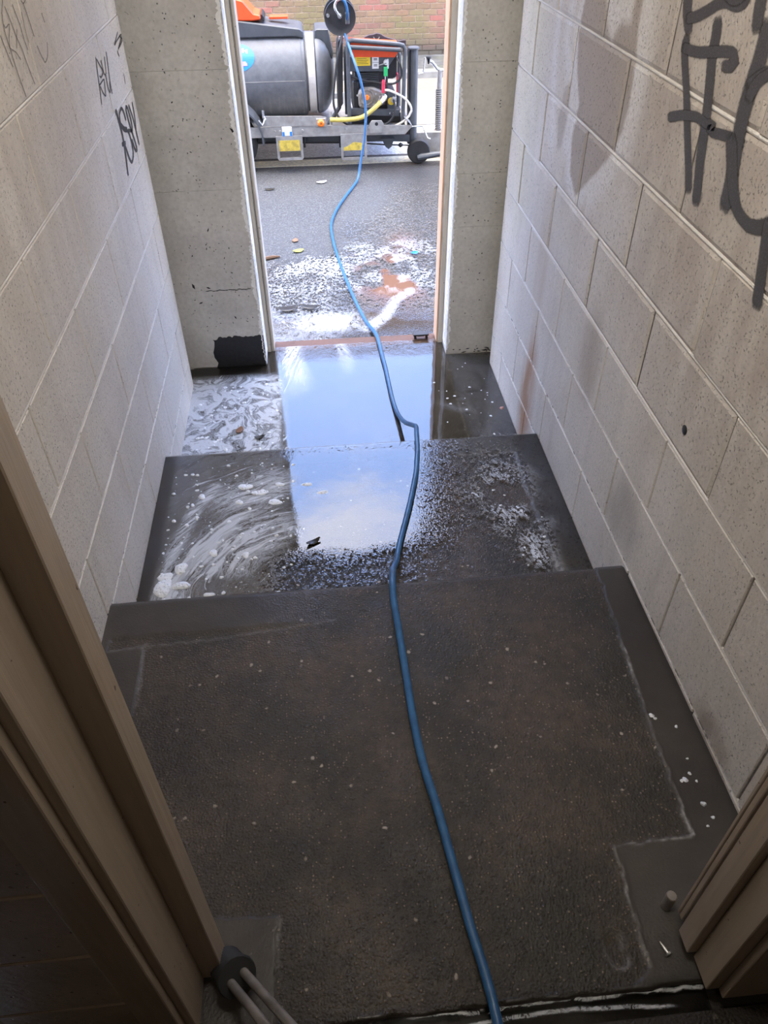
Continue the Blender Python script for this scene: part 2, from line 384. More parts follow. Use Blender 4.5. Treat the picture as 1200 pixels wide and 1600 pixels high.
# thin water film: mask R foam, G broken by grit, B mud, A cover
def water(name, scale, mud, tint=.9, foam_scale=9.0, strands=.6, ior=1.62):
    t = NT(name); p = t.pos(); k = t.attr('mask', 'Color'); ch = t.rgb(k); cov = k.node.outputs['Alpha']
    fl = t.attr('flow')
    w1 = t.noise(fl, foam_scale, 5, .62, 1.7); w2 = t.noise(fl, foam_scale * 2.7, 4, .6, 2.2)
    rid = t.mp(t.ma('ABSOLUTE', t.ma('SUBTRACT', w1, .5)), .0, .085, 1, 0)     # thin strands
    rid2 = t.mp(t.ma('ABSOLUTE', t.ma('SUBTRACT', w2, .5)), .0, .06, 1, 0)
    lo = t.ma('MULTIPLY_ADD', ch[0], -.27, .665)
    body = t.ma('MINIMUM', t.ma('MAXIMUM', t.ma('MULTIPLY', t.ma('SUBTRACT', w1, lo), 11.0), 0.0), 1.0)
    lo2 = t.ma('MULTIPLY_ADD', ch[0], -.16, .64)
    body2 = t.ma('MINIMUM', t.ma('MAXIMUM', t.ma('MULTIPLY', t.ma('SUBTRACT', w2, lo2), 9.0), 0.0), 1.0)
    cell = t.mp(t.voro(p, 55), .10, .20)
    f = t.ma('MAXIMUM', t.ma('MULTIPLY', body, .72), t.ma('MULTIPLY', body2, .42))
    f = t.ma('MAXIMUM', f, t.ma('MULTIPLY', t.ma('MULTIPLY', t.ma('MAXIMUM', rid, rid2), strands), t.mp(ch[0], .05, .6)))
    f = t.ma('MULTIPLY', t.ma('MAXIMUM', f, t.mp(ch[0], .85, 1.1, 0, .9)), t.mp(ch[0], .02, .25))
    dots = t.ma('MULTIPLY', t.mp(t.voro(p, 75), .17, .10), t.ma('MULTIPLY', t.mp(t.rgb(t.voro(p, 75, 'Color'))[0], .66, .7), t.mp(ch[0], .0, .3)))
    f = t.ma('MINIMUM', t.ma('MAXIMUM', f, t.ma('MULTIPLY', dots, .8)), .92)
    f = t.ma('MULTIPLY', f, t.mp(cell, 0, 1, .8, 1))
    g = t.voro(p, 150); g2 = t.noise(p, 110, 3, .6)
    hh = t.ma('ADD', t.ma('MULTIPLY', g, -.6), t.ma('MULTIPLY', g2, 1.0))
    nb = t.bump(hh, .0012 * scale * scale, ch[1])
    nm = t.bump(t.noise(p, 7, 2, .5), .0012, 1.0, nb)
    fr = t.n('ShaderNodeFresnel'); fr.inputs['IOR'].default_value = ior; t.l(nm, fr.inputs['Normal'])
    gl = t.n('ShaderNodeBsdfGlossy'); gl.inputs['Roughness'].default_value = .03; gl.inputs['Color'].default_value = (1, 1, 1, 1); t.l(nm, gl.inputs['Normal'])
    tr = t.n('ShaderNodeBsdfTransparent'); tr.inputs['Color'].default_value = (tint, tint * .985, tint * .95, 1)
    md = t.n('ShaderNodeBsdfDiffuse'); md.inputs['Color'].default_value = (*mud, 1)
    under = t.n('ShaderNodeMixShader'); t.l(ch[2], under.inputs[0]); t.l(tr.outputs[0], under.inputs[1]); t.l(md.outputs[0], under.inputs[2])
    wet = t.n('ShaderNodeMixShader'); t.l(fr.outputs[0], wet.inputs[0]); t.l(under.outputs[0], wet.inputs[1]); t.l(gl.outputs[0], wet.inputs[2])
    fo = t.bsdf((.80, .83, .87), .6, t.bump(w2, .004))
    m1 = t.n('ShaderNodeMixShader'); t.l(f, m1.inputs[0]); t.l(wet.outputs[0], m1.inputs[1]); t.l(fo, m1.inputs[2])
    clear = t.n('ShaderNodeBsdfTransparent')
    m2 = t.n('ShaderNodeMixShader')
    speck = t.mp(t.noise(t.scale(p, (1, .8, 1)), 95 / scale ** .5, 3, .65, .6), .36, .64, -.5, .5)
    edge = t.mp(t.ma('ADD', t.ma('SUBTRACT', cov, t.ma('MULTIPLY', ch[1], .52)), t.ma('MULTIPLY', speck, t.mp(ch[1], 0, .3, .12, 1.0))), .42, .56)
    t.l(edge, m2.inputs[0]); t.l(clear.outputs[0], m2.inputs[1]); t.l(m1.outputs[0], m2.inputs[2])
    return t.done(m2.outputs[0])
M['water'] = water('soapy_water', 1.0, (.10, .075, .055))
M['water_out'] = water('soapy_road_water', 2.0, (.17, .088, .056), foam_scale=7.0)

M['water_near'] = water('dark_threshold_water', 1.0, (.02, .02, .02), tint=.45, ior=1.16)

t = NT('foam'); p = t.pos(); v = t.voro(p, 170)
M['foam'] = t.done(t.bsdf(t.mix(t.mp(v, .12, .2), (.42, .46, .52), (.86, .89, .93)), .5, t.bump(t.mp(t.voro(p, 110), 0, .5), .004)))

# spray paint ribbons, soft edge in the attribute 'edge'
def spray(name, col, hard=.25, dens=.95):
    t = NT(name); p = t.pos(); e = t.attr('edge', 'Fac')
    n = t.noise(p, 260, 2); pit = t.mp(t.noise(p, 190, 2, .6), .34, .26)
    a = t.mp(t.ma('ADD', e, t.ma('MULTIPLY', t.ma('SUBTRACT', n, .5), .7)), .5 - hard, .5 + hard, 0, dens)
    c = t.mix(t.ma('MULTIPLY', pit, .6), col, tuple(x * .3 for x in col))
    c = t.mix(t.mp(n, .5, .66, 0, .45), c, tuple(min(1, x * 2.4) for x in col))
    return t.done(t.bsdf(c, .6, t.bump(n, .001), alpha=a))
M['spray_black'] = spray('black_spray_paint', (.060, .058, .062), dens=.95, hard=.38)
M['marker'] = spray('black_marker', (.028, .028, .032), .2, .95)
M['pencil'] = spray('grey_pencil', (.10, .095, .09), .35, .62)
M['spray_white'] = spray('white_spray_paint', (.76, .755, .745), .45, .9)
M['taupe'] = spray('taupe_wall_paint', (.47, .42, .37), .5, .55)

# outdoors
t = NT('asphalt'); p = t.pos(); k = t.attr('mask', 'Color'); ch = t.rgb(k)
v = t.voro(p, 95); vc = t.rgb(t.voro(p, 95, 'Color')); n = t.noise(p, 1.6, 5, .6)
c = t.mix(vc[0], (.066, .067, .070), (.150, .150, .149))
c = t.mix(t.ma('MULTIPLY', t.mp(v, .3, .55), .8), c, (.045, .045, .047))
c = t.mix(t.ma('MULTIPLY', t.mp(n, .4, .7), .4), c, (.085, .084, .081))
c = t.mix(t.ma('MULTIPLY', ch[0], .62), c, (.022, .020, .019))
M['asphalt'] = t.done(t.bsdf(c, t.mp(ch[0], 0, 1, .72, .34), t.bump(v, .008, .9), spec=.5))
t = NT('asphalt_sun_tint'); p = t.pos(); vc = t.rgb(t.voro(p, 60, 'Color'))
M['asphalt_far'] = t.done(t.bsdf(t.mix(vc[0], (.34, .34, .345), (.52, .52, .52)), .65, t.bump(t.voro(p, 60), .006)))  # sunlight on the far road put into a paler asphalt colour
t = NT('yellow_line'); p = t.pos()
M['line'] = t.done(t.bsdf(t.mix(t.mp(t.noise(p, 35, 5, .65), .36, .62), (.50, .48, .42), (.80, .72, .50)), .7))
t = NT('pale_paving'); p = t.pos()
c = t.mix(t.mp(t.noise(p, 2, 4), .3, .7), (.185, .16, .12), (.23, .205, .16))
c = t.mix(t.mp(t.noise(t.scale(p, (1, .5, 1)), 24, 3), .62, .66, 0, .7), c, (.22, .19, .15))
M['paving'] = t.done(t.bsdf(c, .8, t.bump(t.noise(p, 90, 3), .003)))
M['kerb'] = simple('kerb_concrete', (.22, .205, .18), .8, var=.2, scale=12, bump=.003)
M['verge'] = simple('mossy_gutter', (.10, .095, .08), .9, var=.4, scale=9, bump=.01, dirt_tone=((.11, .12, .045), .7))
t = NT('wall_brick'); p = t.pos(); oi = t.n('ShaderNodeObjectInfo').outputs['Random']; ri = t.n('ShaderNodeNewGeometry').outputs['Random Per Island']
r = t.ma('FRACT', t.ma('ADD', t.ma('MULTIPLY', oi, 7.31), ri))
rr = t.n('ShaderNodeValToRGB'); t.l(r, rr.inputs[0]); cr = rr.color_ramp; cr.interpolation = 'LINEAR'
cr.elements[0].position = 0; cr.elements[0].color = (.20, .125, .075, 1); cr.elements[1].position = 1; cr.elements[1].color = (.33, .12, .085, 1)
for q, c in ((.3, (.24, .15, .085, 1)), (.55, (.27, .17, .095, 1)), (.75, (.22, .115, .08, 1)), (.9, (.30, .135, .095, 1))):
    e = cr.elements.new(q); e.color = c
z = t.xyz(p)[2]
moss = t.ma('MULTIPLY', t.mp(t.noise(p, 1.7, 4), .42, .6), t.mp(z, .75, -.1, .15, .85))
c = t.mix(moss, rr.outputs[0], (.175, .155, .06))
c = t.mix(t.mp(t.noise(p, 30, 4), .5, .8, 0, .5), c, (.12, .085, .06))
c = t.mix(.2, c, (.03, .02, .015))
c = t.mix(t.mp(z, -.12, -.30), c, (.085, .07, .05))
M['brick'] = t.done(t.bsdf(c, .85, t.bump(t.noise(p, 60, 4), .004)))
t = NT('brick_mortar'); p = t.pos()
M['brick_mortar'] = t.done(t.bsdf(t.mix(t.mp(t.xyz(p)[2], -.12, -.3), t.mix(t.mp(t.noise(p, 4, 4), .35, .65), (.42, .33, .25), (.50, .40, .32)), (.14, .12, .09)), .9))

def tank_mat():
    t = NT('grey_polyethylene'); p = t.pos()
    st = t.noise(t.scale(p, (22, 4, 1.0)), 2, 4); n = t.noise(p, 18, 5, .65); z = t.xyz(p)[2]
    c = t.mix(t.mp(n, .35, .7), (.105, .112, .124), (.15, .158, .172))
    run = t.ma('MULTIPLY', t.mp(st, .52, .68), t.mp(z, .16, -.05, 0, .45))
    c = t.mix(run, c, (.30, .295, .28))
    return t.done(t.bsdf(c, t.mp(n, .3, .7, .34, .52), t.bump(n, .001), spec=.5))
M['tank'] = tank_mat()
M['galv'] = simple('galvanised_steel', (.34, .335, .325), .5, .45, .2, 24, dirt_tone=((.26, .22, .18), .5))
M['strap'] = simple('pale_strap_steel', (.60, .58, .56), .5, .1, .1, 12, dirt_tone=((.42, .38, .36), .5))
M['gaiter'] = simple('grey_ribbed_rubber', (.20, .19, .175), .7)
M['dark_metal'] = simple('grey_painted_steel', (.075, .082, .092), .42, .1, .15, 20)
M['black'] = simple('black_plastic', (.018, .018, .02), .45, var=.3)
M['rubber'] = simple('black_rubber', (.022, .022, .023), .7, var=.3)
M['engine'] = simple('cast_aluminium', (.27, .245, .215), .5, .4, .3, 30, bump=.002)
M['chrome'] = simple('bright_steel', (.62, .62, .62), .28, .9, .1, 40)
M['orange'] = simple('orange_plastic', (.80, .085, .018), .4, var=.06)
M['lamp'] = simple('amber_lens', (.85, .20, .02), .25, var=.08)
M['yellow'] = simple('yellow_label', (.80, .56, .03), .5, var=.04, dirt_tone=((.45, .33, .08), .3))
M['label_dirty'] = simple('dirty_yellow_label', (.55, .42, .07), .6, var=.2, scale=60, dirt_tone=((.14, .12, .06), .7))
M['paper'] = simple('white_label', (.74, .74, .72), .6, var=.05, dirt_tone=((.45, .45, .45), .4))
M['ink'] = simple('label_ink', (.05, .045, .04), .6)
M['blue'] = simple('blue_sticker', (.02, .20, .72), .35, var=.05)
M['pink'] = simple('pink_sticker_print', (.88, .30, .34), .4, var=.04)
M['green'] = simple('green_plastic', (.02, .42, .12), .4)
M['red'] = simple('red_plastic', (.55, .03, .07), .4)
M['yhose'] = simple('yellow_hose', (.56, .45, .10), .5, dirt_tone=((.40, .30, .10), .4))
M['whose'] = simple('clear_hose', (.62, .58, .50), .35)
t = NT('blue_hose'); p = t.pos()
M['hose'] = t.done(t.bsdf(t.mix(t.mp(t.noise(p, 40, 3), .35, .65), (.022, .095, .22), (.032, .13, .29)), .36, t.bump(t.noise(p, 200, 2), .0006), spec=.5))
M['ornate'] = simple('brown_cast_iron', (.055, .035, .04), .6, .2, .4, 40, bump=.003)
M['leafgreen'] = simple('yellow_green_leaf', (.42, .46, .06), .6)
M['leafbrown'] = simple('brown_leaf', (.24, .12, .06), .7)
M['leafdark'] = simple('black_wet_leaf', (.03, .026, .02), .35)
M['twig'] = simple('dead_twig', (.16, .09, .05), .8)
M['stone'] = simple('pink_stone', (.55, .30, .25), .6)

# ================================================================== the passage
XL, XR = -0.622, 0.798
Z1, Z2, ZO = -0.19, -0.37, -0.40          # middle step, lower floor, street
Y0, Y1, Y2, Y3 = 0.395, 1.43, 2.34, 3.40  # landing start, landing nosing, middle nosing, sill

def floor_landing(X, Y):
    n = fbm(X * 9, Y * 9); j = (fbm(X * 40, Y * 40, 3) - .5) * .012
    rough = inpoly(X + j, Y + j, [(-.51, .62), (-.165, .58), (-.165, .40), (.47, .40), (.512, .43), (.515, .65), (.682, .66), (.69, .90), (.705, 1.17), (.72, 1.44), (-.60, 1.44), (-.60, 1.262), (-.51, 1.275)])
    d = np.minimum(segd(X + j, Y + j, [(.705, 1.17), (.69, .9), (.684, .655), (.517, .65), (.51, .43)]), .4)
    d2 = segd(X + j, Y + j, [(-.51, 1.275), (-.505, 1.09)]); d3 = segd(X + j, Y + j, [(-.60, 1.26), (-.16, 1.29), (-.02, 1.31)]); d4 = segd(X + j, Y + j, [(-.162, .575), (-.162, .50)])
    edge = np.exp(-(d / .0026) ** 2) * (.25 + .9 * sst(.4, .62, fbm(X * 25, Y * 25))) * sst(1.25, 1.05, Y) + np.exp(-(d4 / .004) ** 2) * .4 + np.exp(-(d2 / .004) ** 2) * .3 + np.exp(-(d3 / .004) ** 2) * .25
    hole = segd(X, Y, [(.462, .485), (.458, .465), (.462, .45)])
    edge = np.clip(edge + .5 * np.exp(-((hole - .016) / .004) ** 2), 0, 1)
    sm = 1 - rough.astype(float)
    sm = np.maximum(sm, sst(1.29, 1.31, Y + j) * sst(.10, -.30, X + .15 * (fbm(X * 9, Y * 9) - .5)))
    dirt_tone = sst(.55, .75, fbm(X * 3.1 + 5, Y * 3.1)) * .35 + .75 * np.exp(-(((X + .42) / .09) ** 2 + ((Y - .98) / .16) ** 2))  # darker blotches and an oval near the left wall
    dirt_tone = np.clip(dirt_tone + .7 * sst(.42, .40, Y) + .7 * np.exp(-((X - XR) / .012) ** 2) + .5 * np.exp(-((X - XL) / .05) ** 2) * sst(1.3, 1.2, Y), 0, 1)  # darker at the near edge and in bands along both walls
    wet = .35 + .5 * sst(.4, .7, n) * sst(1.0, .2, np.abs(X - .08) * 2.2) + .15 * sm
    z = -.004 * (1 - sm) + .0016 * (fbm(X * 70, Y * 70, 2) - .5) * (1 - .7 * sm) + .003 * (n - .5)
    z = z - .012 * sst(.008, 0, hole - .012) + .0025 * np.exp(-(d / .005) ** 2)
    lip = sst(Y1 - .02, Y1, Y); z = z - .006 * lip ** 2 - .003 * lip * fbm(X * 30, Y * 0)
    z = z - .03 * sst(Y0 + .006, Y0 - .004, Y + .010 * (fbm(X * 22, X * 0, 3) - .5))
    return z, np.stack([sm, wet, edge, dirt_tone], -1), np.stack([X, Y], -1)
grid('floor', M['floor'], XL - .02, XR + .02, .25, Y1, .0042, floor_landing, skirt=-.6)['kind'] = 'structure'

def floor_step(X, Y):
    j = (fbm(X * 40, Y * 40, 3) - .5) * .014
    rough = inpoly(X + j, Y + j, [(-.50, 1.3), (.70, 1.3), (.69, 1.62), (.68, 2.07), (.69, 2.226), (.29, 2.228), (-.40, 2.24), (-.49, 2.2)])
    d = segd(X + j, Y + j, [(.29, 2.228), (.69, 2.226), (.68, 2.07), (.69, 1.62)])
    edge = np.exp(-(d / .005) ** 2) * (.25 + .55 * sst(1.85, 1.6, Y))
    edge = np.clip(edge + .8 * np.exp(-(((X - .70) / .018) ** 2 + ((Y - 1.60) / .06) ** 2)), 0, 1)
    sm = 1 - rough.astype(float); n = fbm(X * 8, Y * 8)
    dirt_tone = .25 * sst(.5, .7, fbm(X * 4, Y * 4)) + .7 * np.exp(-((X - XR) / .02) ** 2)  # darker blotches, darker along the right wall
    z = Z1 - .004 * (1 - sm) + .0014 * (fbm(X * 70, Y * 70, 2) - .5) * (1 - .7 * sm) + .002 * (n - .5) - .008 * sst(Y2 - .016, Y2, Y) ** 2
    return z, np.stack([sm, .5 + 0 * X, edge, np.clip(dirt_tone, 0, 1)], -1), np.stack([X, Y], -1)
grid('floor', M['floor'], XL - .02, XR + .02, Y1 - .02, Y2, .0075, floor_step, skirt=-.6)['kind'] = 'structure'

def floor_low(X, Y):
    n = fbm(X * 6, Y * 6); sm = .75 + .2 * n
    dirt_tone = .3 * sst(.5, .7, n) + .6 * np.exp(-((X - XR) / .03) ** 2) + .7 * np.exp(-(((X + .50) / .2) ** 2 + ((Y - 3.24) / .06) ** 2))  # darker along the right wall and before the left post
    z = Z2 + .002 * (n - .5) - .002 * sst(3.1, 3.4, Y)
    line = np.exp(-((X - .585 + .012 * (Y - 3)) / .004) ** 2) * .35 * sst(2.3, 2.4, Y)
    return z, np.stack([sm, .7 + 0 * X, line, np.clip(dirt_tone, 0, 1)], -1), np.stack([X, Y], -1)
grid('floor', M['floor'], XL - .14, XR + .14, Y2 - .02, Y3 + .02, .010, floor_low, skirt=-.6)['kind'] = 'structure'

# --- block walls: mortar slab, every block its own piece
_cache = {}
def block_mesh(w, h, dep, ch, mat):
    key = (round(w, 3), round(h, 3), dep, ch, mat.name)
    if key in _cache: return _cache[key]
    bm = bmesh.new()
    def ring(u, v, d): return [bm.verts.new((d, a * u, b * v)) for a, b in ((-1, -1), (1, -1), (1, 1), (-1, 1))]
    r0 = ring(w / 2, h / 2, 0); r1 = ring(w / 2, h / 2, dep - ch); r2 = ring(w / 2 - ch, h / 2 - ch, dep)
    for a, b in ((r0, r1), (r1, r2)):
        for i in range(4): bm.faces.new((a[i], a[(i + 1) % 4], b[(i + 1) % 4], b[i]))
    bm.faces.new(r2)
    me = bpy.data.meshes.new('block'); bm.to_mesh(me); bm.free(); me.materials.append(mat); _cache[key] = me
    return me

DEP = 0.0055
TAUPE = [(2.05, 1.40), (2.045, 1.2), (2.02, 1.12), (2.01, 1.04), (2.025, .97), (2.09, .885), (2.21, .79), (2.31, .715), (2.39, .76), (2.42, .85), (2.40, .95), (2.46, 1.02), (2.50, 1.12), (2.47, 1.22), (2.45, 1.40)]
UHOLE = [(2.31, 1.40), (2.31, 1.24), (2.26, 1.17), (2.215, 1.14), (2.17, 1.19), (2.10, 1.20), (2.10, 1.40)]
OVAL = [(2.50, 1.00), (2.56, .95), (2.585, .86), (2.55, .78), (2.51, .80), (2.49, .9)]
def paint_fn(Y, Z):
    j = .006 * (fbm(Y * 40, Z * 40, 3) - .5)
    def soft(P, w): 
        d = segd(Y, Z, P + [P[0]]); return sst(-w, w, np.where(inpoly(Y, Z, P), d, -d) + j)
    ta = np.maximum(soft(TAUPE, .007) * (1 - soft(UHOLE, .012)), .75 * soft(OVAL, .012))
    ta = np.maximum(ta, .7 * np.exp(-(segd(Y, Z, [(2.07, 1.22), (2.06, 1.30)]) / .03) ** 2))
    dt = segd(Y, Z, TAUPE + [TAUPE[0]])
    wh = np.exp(-(dt / np.where(Y < 2.2, .095, .05)) ** 3) * (1 - ta)
    wh = np.maximum(wh, .9 * np.exp(-(segd(Y, Z, [(2.56, 1.3), (2.60, 1.08), (2.55, 1.03), (2.47, .95), (2.46, .82)]) / .045) ** 2) * (1 - ta))
    wh = np.maximum(wh, .55 * np.exp(-(((Y - 1.98) / .20) ** 2 + ((Z - .80) / .14) ** 2)) * (1 - ta))
    wh = np.maximum(wh, .65 * np.exp(-(segd(Y, Z, [(2.72, 1.2), (2.70, 1.0), (2.62, .78)]) / .03) ** 2) * (1 - ta))
    wh = np.maximum(wh, soft(UHOLE, .02) * .95)
    return np.clip(wh, 0, 1), np.clip(ta, 0, 1)
def painted_block(y0, y1, z0, z1, x, mat, root):
    nx = int((y1 - y0) / .010) + 2; nz = int((z1 - z0) / .010) + 2
    Y, Z = np.meshgrid(np.linspace(y0, y1, nx), np.linspace(z0, z1, nz)); D = np.full(Y.shape, .0)
    D[0, :] = D[-1, :] = D[:, 0] = D[:, -1] = .004
    cy, cz = (y0 + y1) / 2, (z0 + z1) / 2
    co = np.stack([D, Y - cy, Z - cz], -1).reshape(-1, 3); ix = np.arange(nx * nz).reshape(nz, nx)
    F = np.stack([ix[:-1, 1:], ix[:-1, :-1], ix[1:, :-1], ix[1:, 1:]], -1).reshape(-1, 4)
    me = bpy.data.meshes.new('block'); me.from_pydata(co.tolist(), [], F.tolist())
    w, ta = paint_fn(Y, Z); at = me.attributes.new('paint', 'FLOAT_COLOR', 'POINT')
    at.data.foreach_set('color', np.stack([w, ta, 0 * w, 1 + 0 * w], -1).astype(np.float32).ravel()); me.materials.append(mat)
    o = bpy.data.objects.new('block', me); C.objects.link(o); o.location = (x, cy, cz); parent_to(o, root); return o
def block_wall(name, side, x, ya, yb, joints, perps, mat, zlo, ztop, bull):
    """side = +1: the wall face looks towards +x"""
    s = side
    root = MB()
    root.prism([(x - s * DEP, ya), (x - s * .12, ya), (x - s * .12, yb), (x - s * .03, yb), (x - s * .03, yb - .006), (x - s * DEP, yb - .03)], 'z', zlo, ztop)
    root = root.build(name, M['perp']); root['kind'] = 'structure'
    zs = [zlo] + [q for q in joints if zlo < q < ztop] + [ztop]
    for ci, (z0, z1) in enumerate(zip(zs, zs[1:])):
        key = round((z0 + z1) / 2, 3)
        off = perps(ci)
        ys = [ya]; q = off
        while q > ya: q -= .45
        q += .45
        while q < yb - .06:
            if q > ya + .05: ys.append(q)
            q += .45
        ys.append(yb)
        for i, (a, b) in enumerate(zip(ys, ys[1:])):
            a2 = a + .003; b2 = b - .003; c0 = z0 + .0042; c1 = z1 - .0042
            if s < 0 and b2 > 1.6 and c1 > .50 and c0 < 1.45 and i < len(ys) - 2:
                painted_block(a2, b2, c0, c1, x, mat, root); continue
            if i == len(ys) - 2:                                  # bullnosed end block
                r = bull; mb = MB()
                pts = [(x - s * DEP, a2), (x, a2)]
                for k in range(7):
                    th = k / 6 * math.pi / 2
                    pts.append((x - s * r + s * r * math.cos(th), yb - r + r * math.sin(th)))
                pts += [(x - s * .05, yb), (x - s * .05, yb - .02), (x - s * DEP, yb - .045)]
                o = mb.prism(pts, 'z', c0, c1).build('block', mat, root)
                for f in o.data.polygons: f.use_smooth = True
                continue
            o = bpy.data.objects.new('block', block_mesh(b2 - a2, c1 - c0, DEP, .0022, mat)); C.objects.link(o)
            o.location = (x - s * DEP + random.uniform(-.0004, .0004), (a2 + b2) / 2, (c0 + c1) / 2)
            if s < 0: o.rotation_euler = (0, 0, math.pi)
            parent_to(o, root)
    for q in zs[1:-1]:                                                # bed joints pointed nearly flush
        mb = MB(); b_ = mb.bm; A = []
        for yy in (ya, yb - .04):
            A.append([b_.verts.new((x - s * d_, yy, q + h_)) for d_, h_ in ((DEP, -.0042), (.0019, -.0032), (.0007, 0), (.0019, .0032), (DEP, .0042))])
        for k_ in range(4): b_.faces.new((A[0][k_], A[1][k_], A[1][k_ + 1], A[0][k_ + 1]))
        bmesh.ops.recalc_face_normals(b_, faces=b_.faces[:]); mb.build('bed_joint', M['mortar'], root)
    return root

JL = [1.106 + .2235 * k for k in range(-6, 6)]; JR = [1.132 + .2235 * k for k in range(-7, 6)]
def perps_left(ci): return 2.51 if ci % 2 == 1 else 2.285
def perps_right(ci): return 1.388 if ci % 2 == 0 else 1.613
wl = block_wall('wall_left', 1, XL, .50, 3.14, JL, perps_left, M['wall_l'], -.6, 2.35, .034)
wr = block_wall('wall_right', -1, XR, .50, 3.20, JR, perps_right, M['wall_r'], -.6, 2.35, .028)
MB().box(XL - .30, XL - .11, .5, 3.3, -.6, 2.35).build('wall_left', M['facade'])['kind'] = 'structure'
MB().box(XR + .11, XR + .30, .5, 3.3, -.6, 2.35).build('wall_right', M['facade'])['kind'] = 'structure'
# raw, unpainted foot of the left wall end
rw = MB(); rw.prism([(XL - .05, 3.12), (XL - .004, 3.12), (XL - .012, 3.16), (XL - .03, 3.175), (XL - .06, 3.175)], 'z', -.372, -.24, .004)
rw.build('raw_foot', M['raw'], wl)
hl = MB(); hl.lathe([(.0, .004), (.010, .004), (.012, .0), (.006, -.002), (0, -.002)], (XR - .001, 1.328, .533), 'x', 10); hl.build('wall_plug', M['black'], wr)

# --- graffiti, painted on the blocks
def ribbons(name, strokes, side, x, mat, parent, label, soft=1.0, bell=False):
    """strokes: (width, [(y,z)..]); follows the block face, sinks over the joints a little"""
    verts, faces, edge = [], [], []; lift = .0010
    for w, pts in strokes:
        P = catmull(pts, .010); n = len(P)
        tot = sum(np.linalg.norm(P[i + 1] - P[i]) for i in range(n - 1)); acc = 0
        cap = [0, .35, .75, 1]
        base = len(verts); lift += .00006
        rows = []
        for i in range(n):
            tg = P[min(i + 1, n - 1)] - P[max(i - 1, 0)]; tg = tg / (np.linalg.norm(tg) + 1e-9); nn = np.array([-tg[1], tg[0]])
            rows.append((P[i], nn, 1.0))
        t0 = P[0] - P[1]; t0 = t0 / (np.linalg.norm(t0) + 1e-9); t1 = P[-1] - P[-2]; t1 = t1 / (np.linalg.norm(t1) + 1e-9)
        rows = [(P[0] + t0 * w * .62, rows[0][1], .0), (P[0] + t0 * w * .40, rows[0][1], .55)] + rows + [(P[-1] + t1 * w * .40, rows[-1][1], .55), (P[-1] + t1 * w * .62, rows[-1][1], .0)]
        for p, nn, a in rows:
            for o, e in (((-1.0, 0), (-.5, .5), (0, 1), (.5, .5), (1.0, 0)) if bell else ((-.62, 0), (-.40, 1), (0, 1), (.40, 1), (.62, 0))):
                k = o * (1 if a == 1 else .8 if a > 0 else .5)
                q = p + nn * np.array([1.32, .66]) * w * k * soft
                verts.append((x + side * lift, q[0], q[1])); edge.append(e * (a if a < 1 else 1.0))
        for i in range(len(rows) - 1):
            for k in range(4):
                a = base + i * 5 + k; faces.append((a, a + 1, a + 6, a + 5))
    me = bpy.data.meshes.new(name); 
    c = np.mean(np.array(verts), 0); me.from_pydata([tuple(np.array(v) - c) for v in verts], [], faces)
    at = me.attributes.new('edge', 'FLOAT', 'POINT'); at.data.foreach_set('value', np.array(edge, np.float32))
    me.materials.append(mat)
    o = bpy.data.objects.new(name, me); C.objects.link(o); o.location = c; parent_to(o, parent); o['label'] = label
    return o
ribbons('graffiti', [(.034, [(1.815, 1.33), (1.795, 1.273), (1.782, 1.253), (1.767, 1.239)]),
         (.030, [(1.777, 1.254), (1.739, 1.263), (1.694, 1.28), (1.652, 1.297), (1.622, 1.302), (1.589, 1.301), (1.563, 1.309), (1.551, 1.335)]),
         (.040, [(1.64, 1.318), (1.60, 1.312), (1.57, 1.325)]),
         (.030, [(1.507, 1.35), (1.498, 1.307), (1.491, 1.286)]),
         (.027, [(1.764, 1.215), (1.762, 1.2), (1.741, 1.172), (1.709, 1.134), (1.686, 1.103), (1.657, 1.063), (1.634, 1.032), (1.61, 1.0), (1.595, .976)]),
         (.030, [(1.642, 1.263), (1.635, 1.242), (1.633, 1.216), (1.618, 1.179), (1.6, 1.132), (1.59, 1.103), (1.581, 1.065), (1.571, 1.031), (1.555, .99), (1.548, .968)]),
         (.030, [(1.764, 1.203), (1.702, 1.207), (1.639, 1.218), (1.581, 1.229), (1.549, 1.231), (1.538, 1.221), (1.548, 1.211), (1.57, 1.207)]),
         (.028, [(1.76, 1.072), (1.701, 1.09), (1.633, 1.103), (1.585, 1.102), (1.561, 1.108), (1.562, 1.095), (1.516, 1.101), (1.473, 1.107), (1.434, 1.109)]),
         (.036, [(1.452, 1.285), (1.45, 1.243), (1.453, 1.216), (1.455, 1.185), (1.454, 1.15), (1.451, 1.128), (1.445, 1.096), (1.434, 1.055), (1.428, 1.022), (1.427, 1.002)]),
         (.030, [(1.458, 1.200), (1.427, 1.22), (1.39, 1.235)]), (.026, [(1.449, 1.183), (1.434, 1.209), (1.40, 1.23)]),
         (.036, [(1.467, 1.098), (1.427, 1.046), (1.387, 1.009), (1.341, .997), (1.3, 1.002), (1.24, 1.03)]),
         (.027, [(1.265, 1.021), (1.251, .982), (1.237, .943), (1.221, .894)])], -1, XR, M['spray_black'], wr, 'large black spray lettering on the right block wall')
